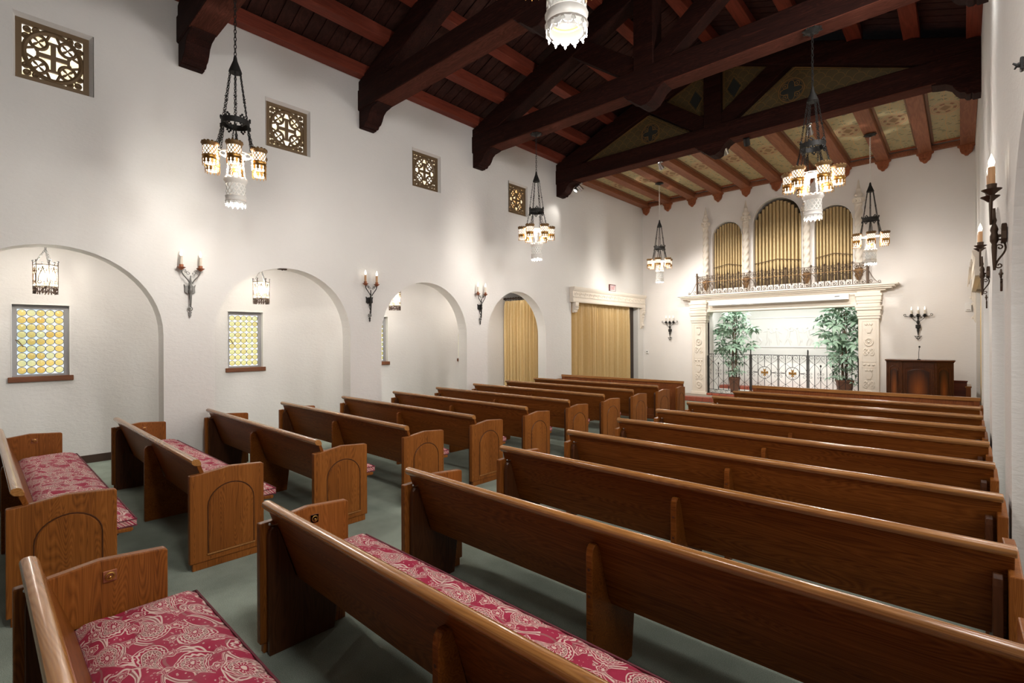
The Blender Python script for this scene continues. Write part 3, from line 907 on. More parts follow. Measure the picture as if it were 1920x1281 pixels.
def fill_chandelier(t):
    mb = MB(); mb.lathe([(.105, .075), (.10, .062), (.05, .045), (.02, .02)], 16, (0, 0, 4.80)); cone_top = 4.80
    b = MB(); b.lathe([(.010, .02), (.016, 0), (.022, -.04), (.062, -.15), (.066, -.165), (.058, -.172)], 12, (0, 0, cone_top)); b.build('cone', IRON, t, True)
    sh = []
    az = [radians(90) - radians(-9 + 60 * k) for k in range(6)]   # from +X axis
    for a in az:
        b = MB(); b.chain((.055 * cos(a), .055 * sin(a), 4.635), (.132 * cos(a), .132 * sin(a), 4.10)); b.build('chain', IRON, t)
        b = MB(); kx, ky = .098 * cos(a), .098 * sin(a)
        for q in range(4):
            aa = a + q * pi / 2; b.tube([(kx, ky, 4.335), (kx + .016 * cos(aa), ky + .016 * sin(aa), 4.345)], .004, 4)
        b.build('chain_boss', IRON, t)
    b = MB(); b.lathe([(.126, -.03), (.138, -.03), (.138, .03), (.126, .03), (.126, -.03)], 24, (0, 0, 4.085), cap=False); b.build('ring', IRON, t, True)
    for k in range(6):
        a = az[k] + pi / 6
        for s in (1, -1):
            b = MB()
            c = (.137 * cos(a), .137 * sin(a), 4.085 + s * .035)
            tx, ty = -sin(a), cos(a)
            b.ball((c[0], c[1], c[2] + s * .022), .013, 6, 4)
            for q in (-1, 1): b.ball((c[0] + tx * q * .018, c[1] + ty * q * .018, c[2] + s * .004), .012, 6, 4)
            b.build('fleuron', IRON, t, True)
    RS = .262
    for a in az:
        for q in (-1, 1):
            b = MB(); aa = a + q * .16
            b.chain((.134 * cos(a), .134 * sin(a), 4.05), (.195 * cos(a) - q * .03 * sin(a), .195 * sin(a) + q * .03 * cos(a), 3.755)); b.build('drop_chain', IRON, t)
    # spider at shade level
    b = MB()
    b.tube([(.15 * cos(k * pi / 12), .15 * sin(k * pi / 12), 3.74) for k in range(24)], .006, 5, closed=True)
    for a in az: b.tube([(.06 * cos(a), .06 * sin(a), 3.735), (RS * .78 * cos(a), RS * .78 * sin(a), 3.755)], .005, 5)
    b.lathe([(.10, 0), (.10, .01), (.06, .02)], 16, (0, 0, 3.73)); b.build('spider', PALE, t, True)
    first_s = None
    for k, a in enumerate(az):
        loc = (RS * cos(a), RS * sin(a), 3.77)
        if first_s is None: first_s = shade(t, loc, 1.12, BRASS, BRASS, crown=CROWN)
        else:
            c = share(first_s, t, loc)
            for ch in first_s.children: share(ch, c)
    for k in range(4):
        a = pi / 4 + k * pi / 2
        b = MB(); b.chain((.07 * cos(a), .07 * sin(a), 3.73), (.10 * cos(a), .10 * sin(a), 3.47), .03); b.build('drop_chain', PALE, t)
    b = shade(t, (0, 0, 3.450), 1.55, PALE, PALE, 'centre_shade', GLASS_SOFT)
def main_chain(t, ztop, met):
    b = MB(); b.lathe([(.0001, 0), (.035, -.002), (.10, -.014), (.085, -.03), (.03, -.045), (.018, -.06)], 12, (0, 0, ztop)); cn = b.build('canopy', IRON, t, True)
    b = MB()
    for k in range(8):
        a = k * pi / 4; b.ball((.095 * cos(a), .095 * sin(a), ztop - .02), .022, 6, 4, sz=.4)
    b.build('canopy_petal', IRON, cn, True)
    b = MB(); b.chain((0, 0, ztop - .055), (0, 0, 4.815), .05, .0045, .012); b.build('main_chain', met, t)
CH = [(-5.82, 1.93, 5.525, 'iron chandelier with six brass shades, between the two left-hand clerestory grilles', IRON),
      (-1.40, 1.93, 5.525, 'chandelier of which only the large lit lower shade hangs into the top of the photo', IRON),
      (-5.80, 7.03, 5.525, 'iron chandelier with brass shades beside the amber clerestory grille', IRON),
      (-1.35, 6.98, 5.525, 'dark iron chandelier with brass shades overlapping the organ pipes', IRON),
      (-5.83, 12.11, 5.785, 'small looking chandelier left of the organ, hung from the painted ceiling', PALE),
      (-1.345, 12.09, 5.785, 'small looking chandelier right of the organ, hung from the painted ceiling', PALE)]
ch0 = thing('chandelier', 'x', 'chandelier'); fill_chandelier(ch0)
for i, (x, y, zt, la, met) in enumerate(CH):
    if i == 0: c = ch0
    else: c = copy_tree(ch0)
    c.location = (x, y, 0); c.rotation_euler = (0, 0, radians((0, 10, 4, 26, 8, 0)[i]))
    tag(c, la, 'chandelier', 'hanging chandeliers'); CH[i] = CH[i] + (c,)
for (x, y, zt, la, met, c) in CH:
    main_chain(c, zt, met)
    for z, e in ((3.66, CHAND_W), (3.168, CHAND_W * (1.15 if y < 10 else 1.9))):
        L = bpy.data.lights.new('chandelier_lamp', 'POINT'); L.energy = e; L.shadow_soft_size = .045 if z > 3.5 else .022; L.color = (1.0, .94, .86)
        o = bpy.data.objects.new('chandelier_lamp', L); COL.objects.link(o); o.location = (x, y, z); o['kind'] = 'helper'

# ------------------------------------------------------------------ scroll helpers (2D)
def spiral(cx, cy, r0, a0, turns, d=1, n=16, k=.12):
    return [(cx + r0 * (1 - (1 - k) * i / n) * cos(a0 + d * turns * 2 * pi * i / n), cy + r0 * (1 - (1 - k) * i / n) * sin(a0 + d * turns * 2 * pi * i / n)) for i in range(n + 1)]
def bez(p0, p1, p2, p3, n=10):
    o = []
    for i in range(n + 1):
        t = i / n; u = 1 - t
        o.append(tuple(u ** 3 * a + 3 * u * u * t * b + 3 * u * t * t * c + t ** 3 * d for a, b, c, d in zip(p0, p1, p2, p3)))
    return o

# ------------------------------------------------------------------ wall sconces
def candle(t, fn, u, z, n_, sleeve, cup, big=1.0, h=.115, bulb=None):
    c0 = fn(u, n_, z)
    b = MB(); b.lathe([(.012, -.03), (.030, -.012), (.046, .0), (.050, .006), (.030, .008), (.024, .010), (.026, .038), (.022, .04)], 12, c0); cup_o = b.build('drip_cup', cup, t, True)
    b = MB(); b.lathe([(.0175 * big, .02), (.0175 * big, .03 + h), (.012, .034 + h)], 12, c0); b.build('candle', sleeve, cup_o, True)
    b = MB(); z1 = .032 + h
    b.lathe([(.006, z1), (.013 * big, z1 + .012), (.017 * big, z1 + .028), (.013 * big, z1 + .048), (.006, z1 + .068), (.001, z1 + .085)], 10, c0); b.build('bulb', bulb or BULB, cup_o, True)
def sconce2(wx, y, nrm, label, met, sleeve):
    """two candle sconce on a side wall; nrm = +1/-1 direction of the room along x"""
    t = thing('wall_sconce', label, 'sconce', (wx, y, 0), group='two candle wall sconces')
    fn = lambda u, n_, z: (nrm * n_, u, z)
    T = lambda pts, n_: [fn(a, n_, b) for a, b in pts]
    N0 = .075
    for s in (-1, 1): candle(t, fn, s * .107, 2.655, N0, sleeve, COPPER if nrm > 0 else IRONB)
    b = MB()
    for s in (-1, 1):
        b.tube(T(bez((s * .107, 2.64), (s * .11, 2.56), (s * .05, 2.54), (s * .012, 2.46)), N0), .007, 6)
    b.build('arm', met, t, True)
    for s in (-1, 1):
        b = MB(); b.tube(T(bez((s * .10, 2.60), (s * .085, 2.64), (s * .06, 2.645), (s * .052, 2.615), 6) + spiral(s * .065, 2.60, .020, 0 if s > 0 else pi, 1.0, s, 10)[1:], N0), .004, 5)
        b.tube(T(spiral(s * .028, 2.59, .026, pi / 2, 1.2, -s, 12), N0), .004, 5); b.build('scroll', met, t, True)
    b = MB(); b.lathe([(.007, .16), (.009, .10), (.014, .08), (.009, .06), (.018, .035), (.021, .02), (.016, .0), (.022, -.02), (.022, -.05), (.013, -.07), (.015, -.09), (.010, -.20), (.007, -.24)], 10, fn(0, .06, 2.40), rot=.3)
    b.build('stem', met, t, True)
    b = MB()
    for s in (-1, 1):
        b.prism([(0, 2.44), (s * .05, 2.43), (s * .065, 2.45), (s * .056, 2.40), (s * .06, 2.35), (s * .03, 2.33), (0, 2.34)], lambda a, z, d: fn(a, d, z), .004, .03)
    b.build('crest_plate', met, t, bevel=.003)
    b = MB(); b.tube([fn(0, .005, 2.38), fn(0, .06, 2.38)], .010, 6); b.build('wall_stud', met, t)
    b = MB(); b.tube(T([(.026 * cos(k * pi / 6), 2.135 + .026 * sin(k * pi / 6)) for k in range(12)], .03), .006, 5, closed=True)
    b.ball(fn(0, .03, 2.135), .012, 6, 4)
    b.build('rosette', met, t, True)
    b = MB(); b.prism([(0, 2.105), (.022, 2.085), (.010, 2.075), (.014, 2.05), (0, 2.02), (-.014, 2.05), (-.010, 2.075), (-.022, 2.085)], lambda a, z, d: fn(a, d, z), .022, .034); b.build('drop_leaf', met, t, bevel=.002)
    # bracket scroll back to the wall
    b = MB()
    cc = lambda pts: [fn(0, a, b_) for a, b_ in pts]
    b.tube(cc(bez((.055, 2.34), (.05, 2.37), (.01, 2.36), (.008, 2.30), 8) + bez((.008, 2.30), (.01, 2.25), (.05, 2.24), (.055, 2.18), 8)[1:]), .0055, 5)
    b.tube(cc(spiral(.035, 2.305, .022, 0, 1.1, 1, 10)), .0045, 5); b.tube(cc(spiral(.038, 2.19, .020, 0, 1.1, -1, 10)), .0045, 5)
    b.build('bracket_scroll', met, t, True)
    return t
sconce2(XL, 1.892, 1, 'silvery two candle wall sconce on the pier between the first and second arch', IRONL, CANDLE)
sconce2(XL, 4.508, 1, 'dark two candle wall sconce with amber sleeves between the second and third arch', IRON, CANDLEA)
sconce2(XL, 7.085, 1, 'two candle wall sconce with white sleeves between the third and the curtained arch', IRON, CANDLE)
sconce2(XR, 4.45, -1, 'two candle iron sconce on the right wall, the larger one closest to the camera', IRONB, CANDLEA)
sconce2(XR, 7.03, -1, 'two candle iron sconce on the right wall, the smaller one farther away', IRONB, CANDLEA)

def sconce3(x, label):
    t = thing('wall_sconce', label, 'sconce', (x, YF, 0), group='three candle wall sconces')
    fn = lambda u, n_, z: (u, -n_, z)
    T = lambda pts, n_: [fn(a, n_, b) for a, b in pts]
    for u in (-.115, 0, .115): candle(t, fn, u, 2.205, .07, CANDLE, IRON, .75, .09, BULB2)
    b = MB(); b.tube(T(spiral(-.225, 2.225, .028, -pi / 2, 1.0, -1, 10, .3)[::-1] + bez((-.225, 2.197), (-.12, 2.17), (.12, 2.17), (.225, 2.197), 8)[1:-1] + spiral(.225, 2.225, .028, -pi / 2, 1.0, 1, 10, .3), .07), .006, 5); b.build('cross_bar', IRON, t, True)
    b = MB()
    for s in (-1, 1): b.tube(T(bez((s * .115, 2.19), (s * .10, 2.11), (s * .03, 2.10), (0, 2.03)), .07), .006, 5)
    b.build('arm', IRON, t, True)
    b = MB(); b.lathe([(.012, .22), (.018, .18), (.010, .14), (.03, .10), (.024, .06), (.010, .04), (.045, .03), (.045, -.04), (.018, -.06), (.024, -.09), (.010, -.17), (.008, -.20)], 8, fn(0, .06, 1.97)); b.build('stem', IRON, t, True)
    b = MB(); b.box(-.035, .035, -.05, 0, 1.93, 2.0); b.build('wall_plate', IRON, t)
    b = MB(); b.tube(T([(-.065, 1.755), (-.05, 1.745), (.05, 1.745), (.065, 1.755)], .05), .006, 5)
    for s in (-1, 1): b.tube(T(bez((s * .05, 1.745), (s * .04, 1.70), (s * .01, 1.70), (0, 1.66)), .05), .005, 5)
    b.tube(T([(.022 * cos(k * pi / 5), 1.715 + .022 * sin(k * pi / 5)) for k in range(10)], .05), .005, 5, closed=True)
    b.tube([fn(0, 0, 1.75), fn(0, .06, 1.76)], .006, 5); b.build('pendant_scroll', IRON, t, True)
sconce3(-6.49, 'three candle wall sconce on the front wall, left of the altar portal')
sconce3(-.72, 'three candle wall sconce on the front wall above the lectern')

# ------------------------------------------------------------------ aisle lanterns
def lantern(y, label):
    t = thing('lantern', label, 'lantern', (-8.35, y, 0), group='hexagonal aisle lanterns')
    r, zt, zb = .118, 2.66, 2.395
    V6 = [(r * cos(k * pi / 3 + .2), r * sin(k * pi / 3 + .2)) for k in range(6)]
    for z in (zt, zb): 
        MB().tube([(a, b, z) for a, b in V6], .006, 4, closed=True).build('hoop', IRONB, t)
    for k in range(6):
        (a, b), (c, d) = V6[k], V6[(k + 1) % 6]
        MB().tube([(a, b, zb - .09), (a, b, zt + .045)], [.003, .006], 4).build('post', IRONB, t)
        MB().add([(a * .96, b * .96, zb), (c * .96, d * .96, zb), (c * .96, d * .96, zt), (a * .96, b * .96, zt)], [(0, 1, 2, 3)]).build('pane', LGLASS, t)
        m = MB(); F = lambda u, z: (a + (c - a) * (u + .5), b + (d - b) * (u + .5), z)
        for s in (-1, 1):
            m.tube([F(x_, z_) for x_, z_ in bez((0, zt - .03), (s * .1, zt - .10), (s * .38, zt - .12), (s * .36, zb + .10), 6) + spiral(s * .24, zb + .085, .10, 0 if s > 0 else pi, 1.0, -s, 8)[1:] if True] if False else [F(x_, z_) for x_, z_ in bez((0, zt - .02), (s * .05, zt - .10), (s * .42, zb + .15), (s * .34, zb + .06), 8)], .0048, 4)
            m.tube([F(s * .24 + .14 * cos(q * pi / 5), zb + .055 + .018 * sin(q * pi / 5)) for q in range(10)], .0042, 4, closed=True)
            m.tube([F(s * .2 + .13 * cos(q * pi / 5), zt - .06 + .02 * sin(q * pi / 5)) for q in range(10)], .0038, 4, closed=True)
        m.build('scroll', IRONB, t)
        m = MB()
        for s in (-1, 1): m.tube([F(s * .24 + .2 * cos(q * pi / 5), zb - .035 + .026 * sin(q * pi / 5)) for q in range(10)], .004, 4, closed=True)
        for u in (-.25, 0, .25): m.tube([F(u, zb - .01), F(u, zb - .075)], [.004, .006], 4); m.ball(F(u, zb - .08), .009, 6, 4)
        m.tube([F(-.5, zb - .062), F(.5, zb - .062)], .004, 4)
        m.build('fringe', IRONB, t)
        MB().ball((a, b, zt + .05), .012, 6, 4).build('finial', IRONL, t)
        if k % 2 == 0:
            MB().chain((a * .9, b * .9, zt + .01), (0, 0, 2.86), .03).build('chain', IRONL, t)
    MB().chain((0, 0, 2.86), (0, 0, 3.10), .04, .004, .01).build('main_chain', IRONL, t)
    b = MB(); b.lathe([(.010, .0), (.014, .03), (.026, .06), (.022, .09), (.006, .12)], 12, (0, 0, 2.44)); b.build('lamp_bulb', LANT_LIT, t, True)
    b = MB(); b.lathe([(.012, -.06), (.015, .0)], 8, (0, 0, 2.44)); b.tube([(-.11, 0, 2.395), (.11, 0, 2.395)], .004, 4); b.build('lamp_holder', IRONB, t)
    L = bpy.data.lights.new('lantern_lamp', 'POINT'); L.energy = 42; L.shadow_soft_size = .04; L.color = (1.0, .965, .93)
    o = bpy.data.objects.new('lantern_lamp', L); COL.objects.link(o); o.location = (-8.35, y, 2.53); o['kind'] = 'helper'
lantern(.605, 'hexagonal iron and glass lantern hanging in the first arch')
lantern(3.14, 'hexagonal iron and glass lantern hanging in the second arch')
lantern(8.21, 'hexagonal aisle lantern hidden behind the pier before the curtained arch')
lantern(5.675, 'hexagonal iron and glass lantern half hidden by the edge of the third arch')

# ------------------------------------------------------------------ spotlights under the painted truss
def spot(x, y, z, target, label, energy, lit, style=0, size=50):
    t = thing('spotlight', label, 'spotlight', (x, y, z), group='truss spotlights')
    d = (Vector(target) - Vector((x, y, z))).normalized()
    q = d.to_track_quat('-Z', 'Y').to_euler()
    b = MB()
    if style == 0: b.lathe([(.018, .13), (.030, .12), (.034, .06), (.055, 0), (.058, -.03), (.052, -.03)], 14, cap=False)
    else: b.lathe([(.03, .14), (.055, .13), (.058, .0), (.058, -.02), (.05, -.02)], 14, cap=False)
    h = b.build('head', BLACK if style == 2 else SILVER, t, True); h.rotation_euler = q
    b = MB(); b.lathe([(.050, -.012), (.001, -.014)], 14, cap=False); l = b.build('lens', SPOT_LIT if lit else BLACK, h)
    MB().tube([(0, 0, .125), (0, 0, 5.53 - z)], .009, 6).build('stem', SILVER if style < 2 else BLACK, t)
    MB().box(-.03, .03, -.03, .03, 5.505 - z, 5.527 - z).build('mount', SILVER if style < 2 else BLACK, t)
    if energy:
        L = bpy.data.lights.new('spot_lamp', 'SPOT'); L.energy = energy; L.spot_size = radians(size); L.spot_blend = .7; L.shadow_soft_size = .06; L.color = (1, .95, .88)
        o = bpy.data.objects.new('spot_lamp', L); COL.objects.link(o); o.location = Vector((x, y, z)) + d * .05; o.rotation_euler = q
        o['kind'] = 'helper'
SPE = 300
spot(-6.99, 9.99, 5.37, (-7.36, 9.35, 4.3), 'lit spotlight at the left end of the painted truss, shining at the wall', 22, True, 1, 60)
spot(-6.84, 10.01, 5.36, (-5.6, 13.6, 2.5), 'steel spotlight at the left end of the painted truss, turned away', SPE, False, 1)
spot(-4.76, 9.98, 5.40, (-4.6, 14.2, 2.6), 'steel cone spotlight hanging left of the king post', SPE, True, 0)
spot(-3.42, 10.00, 5.37, (-3.4, 14.2, 2.8), 'steel drum spotlight close beside the king post pendant', SPE, False, 1)
spot(-3.02, 9.98, 5.43, (-3.6, 14.2, 1.4), 'black dome spotlight on the painted truss', 0, False, 2)
spot(-1.975, 9.99, 5.36, (-2.7, 14.2, 2.6), 'steel cone spotlight seen through the dark iron chandelier', SPE, True, 0)

# ------------------------------------------------------------------ exit sign, small boxes
def text_mesh(s, size, depth, mat, parent, name, M_):
    cu = bpy.data.curves.new('t', 'FONT'); cu.body = s; cu.size = size; cu.extrude = depth; cu.align_x = 'CENTER'; cu.align_y = 'CENTER'
    o = bpy.data.objects.new('t', cu); COL.objects.link(o)
    dg = bpy.context.evaluated_depsgraph_get(); me = bpy.data.meshes.new_from_object(o.evaluated_get(dg))
    bpy.data.objects.remove(o); me.name = name; me.materials.clear(); me.materials.append(mat)
    r = bpy.data.objects.new(name, me); COL.objects.link(r); r.parent = parent; r.matrix_local = M_; return r
ex = thing('exit_sign', 'small exit sign with dark red frame above the carved lintel on the left wall', 'sign', (XL, 12.32, 3.16))
MB().box(0, .035, -.165, .165, -.105, .105).build('case', REDSIGN, ex, bevel=.004)
MB().box(.03, .038, -.135, .135, -.078, .078).build('face', emit('sign_face', (1.0, .86, .80), .75), ex)
text_mesh('EXIT', .15, .002, plain('sign_letters', (.55, .06, .05), .5), ex, 'lettering', Matrix.Translation((.040, 0, 0)) @ Matrix(((0, 0, 1, 0), (1, 0, 0, 0), (0, 1, 0, 0), (0, 0, 0, 1))) @ Matrix.Diagonal((.72, 1, 1, 1)))
th = thing('thermostat', 'small white thermostat with a dark dot on the front wall by the doorway', 'thermostat', (-7.25, YF, 1.30))
MB().box(-.045, .045, -.03, 0, -.055, .055).build('body', WHITE, th, bevel=.006)
MB().lathe([(.016, 0), (.016, .008)], 12).build('dial', BLACK, th).matrix_local = Matrix.Translation((0, -.03, .012)) @ Matrix.Rotation(pi / 2, 4, 'X')
MB().box(-.03, .03, -.036, -.028, -.045, -.03).build('slider', plain('beige', (.5, .46, .40), .6), th)
bx_ = thing('wall_box', 'small white box in the front corner by the right wall', 'box', (.10, YF, 2.36))
MB().box(-.05, .05, -.045, 0, -.09, .09).build('body', WHITE, bx_, bevel=.006)
MB().box(-.03, .03, -.05, -.04, -.07, -.05).build('grille', plain('grey_plastic', (.4, .4, .4), .5), bx_)
se = thing('arch_sensor', 'tiny dark fitting under the crown of the second arch', 'fitting', (XL - .06, 3.10, 2.79))
MB().box(-.03, .03, -.06, .06, -.022, 0.0).build('body', IRONB, se, bevel=.004)
MB().ball((0, 0, -.022), .012, 6, 4).build('lens', BLACK, se)

# ------------------------------------------------------------------ curtains
def curtain(name, label, fn, L, z0, z1, n_pl, amp, seed, header=True):
    rr = random.Random(seed); t = thing(name, label, 'curtain', (0, 0, 0))
    n = n_pl * 12; rows = [z1, z1 - .04, z1 - .10, z1 - .25, z1 - .6, (z0 + z1) / 2, z0 + .5, z0]
    ph = [rr.uniform(.75, 1.3) for _ in range(n_pl + 2)]
    mb = MB()
    for j, z in enumerate(rows):
        for i in range(n + 1):
            u = i / n; k = u * n_pl; a = ph[int(k)]
            amp_ = amp * (.45 if j < 2 else .8 if j < 4 else 1.0)
            d = amp_ * a * cos(2 * pi * k) + amp_ * .35 * sin(2 * pi * k * .37 + seed + j * .25)
            mb.v.append(fn(u * L + .006 * sin(k * 3 + j), d, z))
    m = n + 1
    for j in range(len(rows) - 1):
        for i in range(n): mb.f.append((j * m + i, j * m + i + 1, (j + 1) * m + i + 1, (j + 1) * m + i))
    mb.build('drape', DRAPE, t, True)
    return t
# aisle curtain (closes the aisle beyond the fourth arch)
ac = curtain('aisle_curtain', 'gold pleated curtain on rings inside the fourth arch', lambda u, d, z: (AX + .02 + u, 9.66 + d, z), 1.44, 0.02, 2.74, 13, .055, 3)
rod = thing('curtain_rod', 'dark twisted curtain rod with rings inside the fourth arch', 'rod')
b = MB(); b.tube([(AX + .02, 9.66, 2.80), (XL - .25, 9.66, 2.80)], .016, 8); b.build('pole', IRONB, rod, True)
for k in range(15):
    x = AX + .07 + k * 1.42 / 15
    MB().tube([(x, 9.66 + .032 * cos(q * pi / 5), 2.79 + .034 * sin(q * pi / 5)) for q in range(10)], .007, 5, closed=True).build('curtain_ring', IRONB, rod, True)
MB().ball((AX + .03, 9.66, 2.80), .03).build('finial', IRONB, rod, True)
# doorway curtain in the left wall
curtain('door_curtain', 'wide cream gold curtain closing the doorway under the carved lintel', lambda u, d, z: (XL - .135 + d, DOOR_Y0 + .03 + u, z), 3.17, .02, 2.69, 28, .060, 8)
dk = MB().box(XL - .20, XL - .16, 13.54, 13.86, .0, 2.70).build('added_dark_gap_panel', plain('gap_shade_brown', (.035, .02, .012), .5)); tag(dk, 'dark panel added to fill the dark gap beside the doorway curtain', kind='structure')  # dark panel put in to keep the gap beside the curtain dark
curtain('door_curtain', 'gold curtain in the right wall doorway, seen edge on', lambda u, d, z: (XR + .09 + d, DOOR_Y0 + .05 + u, z), 3.4, .02, 2.69, 34, .028, 11)

def lintel(wx, s, label, near=True):
    t = thing('carved_lintel', label, 'lintel', (wx, 12.2, 0), group='carved doorway lintels')
    ya, yb_ = -1.93, 1.93
    P = [(0, 2.66), (.11, 2.66), (.12, 2.70), (.11, 2.72), (.11, 2.77), (.125, 2.78), (.125, 2.80), (.105, 2.81), (.105, 2.94), (.13, 2.96), (.155, 3.00), (.16, 3.05), (0, 3.05)]
    MB().prism(P, lambda a, z, y: (s * a * (1 if s > 0 else .62), y, z), ya, yb_).build('beam', STONE, t, bevel=.004)
    for k in range(18):
        yy = ya + .12 + k * (yb_ - ya - .24) / 17
        b = MB()
        b.tube([(s * .106, yy + .05 * cos(q * pi / 5), 2.875 + .045 * sin(q * pi / 5)) for q in range(10)], .010, 5, closed=True)
        b.ball((s * .106, yy, 2.875), .018, 6, 4); b.ball((s * .106, yy + .105, 2.875), .016, 6, 4, sz=2)
        b.build('carved_rosette', STONE, t, True)
    b = MB(); n = 60
    for k in range(n): b.box(*sorted((s * .118, s * .132)), ya + (k + .2) * (yb_ - ya) / n, ya + (k + .7) * (yb_ - ya) / n, 2.785, 2.805)
    b.build('dentil_row', STONE, t); t.children[-1]['kind'] = 'stuff'
    if s < 0: s = -.62
    for y in (ya + .10, yb_ - .16):
        if s < 0 and y < 0: continue
        Q = [(0, 2.66), (.12, 2.66), (.12, 2.60), (.10, 2.56), (.115, 2.50), (.06, 2.44)] + ([(.03, 2.40), (0, 2.39)] if y < 0 else [(.075, 2.38), (.05, 2.20), (.08, 2.16), (.05, 2.08), (.02, 2.03), (0, 2.02)])
        br = MB().prism(Q, lambda a, z, yy: (s * a, yy, z), y, y + .15).build('bracket', STONE, t, bevel=.006)
        b = MB()
        for (zz, dd) in ((2.55, .11), (2.43, .055)) if y < 0 else ((2.55, .11), (2.41, .075), (2.13, .07)):
            for q in (0, 1, 2): b.ball((s * dd, y + .03 + q * .045, zz), .030, 6, 4)
        b.build('carved_leaf', STONE, br, True)
lintel(XL, 1, 'long carved cream lintel with brackets over the curtained doorway on the left wall')
lintel(XR, -1, 'carved cream lintel over the right wall doorway, seen edge on')

# ------------------------------------------------------------------ altar portal
po = thing('altar_portal', 'cast stone portal surround with carved pilasters and a projecting ledge', 'portal', (XC, 14.0, 0))
S_ = 1.79
for s in (-1, 1):
    a, b_ = sorted((s * S_, s * (S_ + .385)))
    p = MB().box(a, b_, 0, YF - 14.0, .16, 2.16).build('pilaster', STONE, po, bevel=.006)
    MB().box(a - .03, b_ + .03, -.03, YF - 14.0, .12, .20).build('pilaster_base', STONE, p, bevel=.006)
    rim = MB()
    c = (a + b_) / 2
    for (x0, x1, z0, z1) in ((c - .135, c - .125, .26, 2.10), (c + .125, c + .135, .26, 2.10), (c - .135, c + .135, .25, .26), (c - .135, c + .135, 2.10, 2.11), (c - .135, c + .135, 1.02, 1.035), (c - .135, c + .135, 1.15, 1.165)):
        rim.box(x0, x1, -.008, .001, z0, z1)
    rim.build('panel_bead', STONE, p)
    for (z, kind) in ((1.93, 'v'), (1.62, 'm'), (1.38, 'l'), (1.09, 'd'), (.86, 'v'), (.62, 'l'), (.40, 'm')):
        m = MB()
        if kind == 'm':
            m.tube([(c + .075 * cos(q * pi / 9), -.006, z + .085 * sin(q * pi / 9)) for q in range(18)], .020, 6, closed=True)
            m.tube([(c + .045 * cos(q * pi / 6), -.004, z + .05 * sin(q * pi / 6)) for q in range(12)], .008, 5, closed=True)
            m.ball((c, -.005, z), .028, 8, 5)
        elif kind == 'l':
            for e in (-1, 1):
                m.tube([(x_, -.005, z_) for x_, z_ in spiral(c + e * .055, z - .03, .05, pi / 2, 1.2, -e, 12)], .017, 5)
                m.tube([(x_, -.005, z_) for x_, z_ in spiral(c + e * .055, z + .06, .045, -pi / 2, 1.1, e, 12)], .016, 5)
            m.ball((c, -.004, z + .02), .022, 6, 4, sz=2)
        elif kind == 'v':
            m.prism([(c - .03, z - .10), (c + .03, z - .10), (c + .07, z), (c + .05, z + .07), (c - .05, z + .07), (c - .07, z)], fXZ, -.024, 0)
            for e in (-1, 0, 1): m.ball((c + e * .05, -.006, z + .10), .028, 6, 4)
        else:
            for e in (-1, 0, 1): m.ball((c + e * .085, -.004, z), .03, 6, 4, sz=.7)
        m.build('carved_relief', STONE, p, True)
    cap = MB()
    for (z0, z1, e) in ((2.16, 2.22, .03), (2.22, 2.27, .055), (2.27, 2.36, .045), (2.36, 2.42, .085), (2.42, 2.46, .10), (2.46, 2.52, .04), (2.52, 2.58, .06), (2.58, 2.68, .075), (2.68, 2.74, .10), (2.74, 2.80, .05)):
        e *= .72; cap.box(a - e * .9, b_ + e * .9, -e, YF - 14.0, z0, z1)
    cap.build('capital', STONE, po, bevel=.008)
MB().prism([(.02, 2.46), (YF - 14.0, 2.46), (YF - 14.0, 2.84), (.0, 2.84), (.0, 2.74), (.04, 2.70), (.04, 2.56), (.02, 2.52)], fYZ, -S_ - .02, S_ + .02).build('lintel', STONE, po, bevel=.004)
for (z0, z1, e, dy) in ((2.80, 2.84, 2.30, -.03), (2.84, 2.88, 2.42, -.10), (2.88, 2.915, 2.48, -.16), (2.915, 2.955, 2.54, -.20)):
    MB().box(-e, e, dy, YF - 14.0, z0, z1).build('ledge', STONE, po, bevel=.006)
# inner jamb lining of the opening
for s in (-1, 1):
    a, b_ = sorted((s * 1.755, s * 1.80)); MB().box(a, b_, YF - 14.0, YF - 14.0 + .32, .16, 2.46).build('jamb', STONE, po)

# altar recess and steps
rc = MB()
rc.box(-5.75, -5.60, 14.5, 16.3, 0, 2.9); rc.box(-1.50, -1.35, 14.5, 16.3, 0, 2.9); rc.box(-5.75, -1.35, 16.05, 16.2, 0, 2.9)
tag(rc.build('wall_recess', plaster('recess_plaster', (.80, .80, .77), .12)), kind='structure')
tag(MB().box(-5.75, -1.35, 14.5, 16.2, 2.8, 2.9).build('ceiling_recess', PLF), kind='structure')
tag(MB().box(-5.75, -1.35, YF, 16.1, 0, .165).build('floor_recess', plaster('recess_floor', (.72, .69, .65), .05)), kind='structure')
stp = tag(MB().box(-5.98, -1.18, 13.30, 14.2, 0, .115).build('floor_step', plain('step_mortar', (.35, .30, .26), .8)), kind='structure')
til = None; x = -5.98
while x < -1.2:
    if til is None:
        til = MB().box(0, .19, 13.288, 13.50, .005, .122).build('tile', TILE, stp, bevel=.004); o = til
    else: o = share(til, stp)
    o.location = (x + .004, 0, 0); x += .198
til = None; x = -5.39
while x < -1.9:
    if til is None:
        til = MB().box(0, .19, 13.985, 14.2, .12, .172).build('tile', TILE, stp, bevel=.004); o = til
    else: o = share(til, stp)
    o.location = (x + .004, 0, 0); x += .198
cb = tag(MB().box(-5.60, -1.50, 15.72, 16.05, .165, .25).build('trim_1', plain('curb_mortar', (.3, .26, .22), .8)), kind='structure')
til = None; x = -5.60
while x < -1.6:
    if til is None:
        til = MB().box(0, .20, 15.70, 16.05, .168, .262).build('tile', TILE, cb, bevel=.004); o = til
    else: o = share(til, cb)
    o.location = (x + .004, 0, 0); x += .207

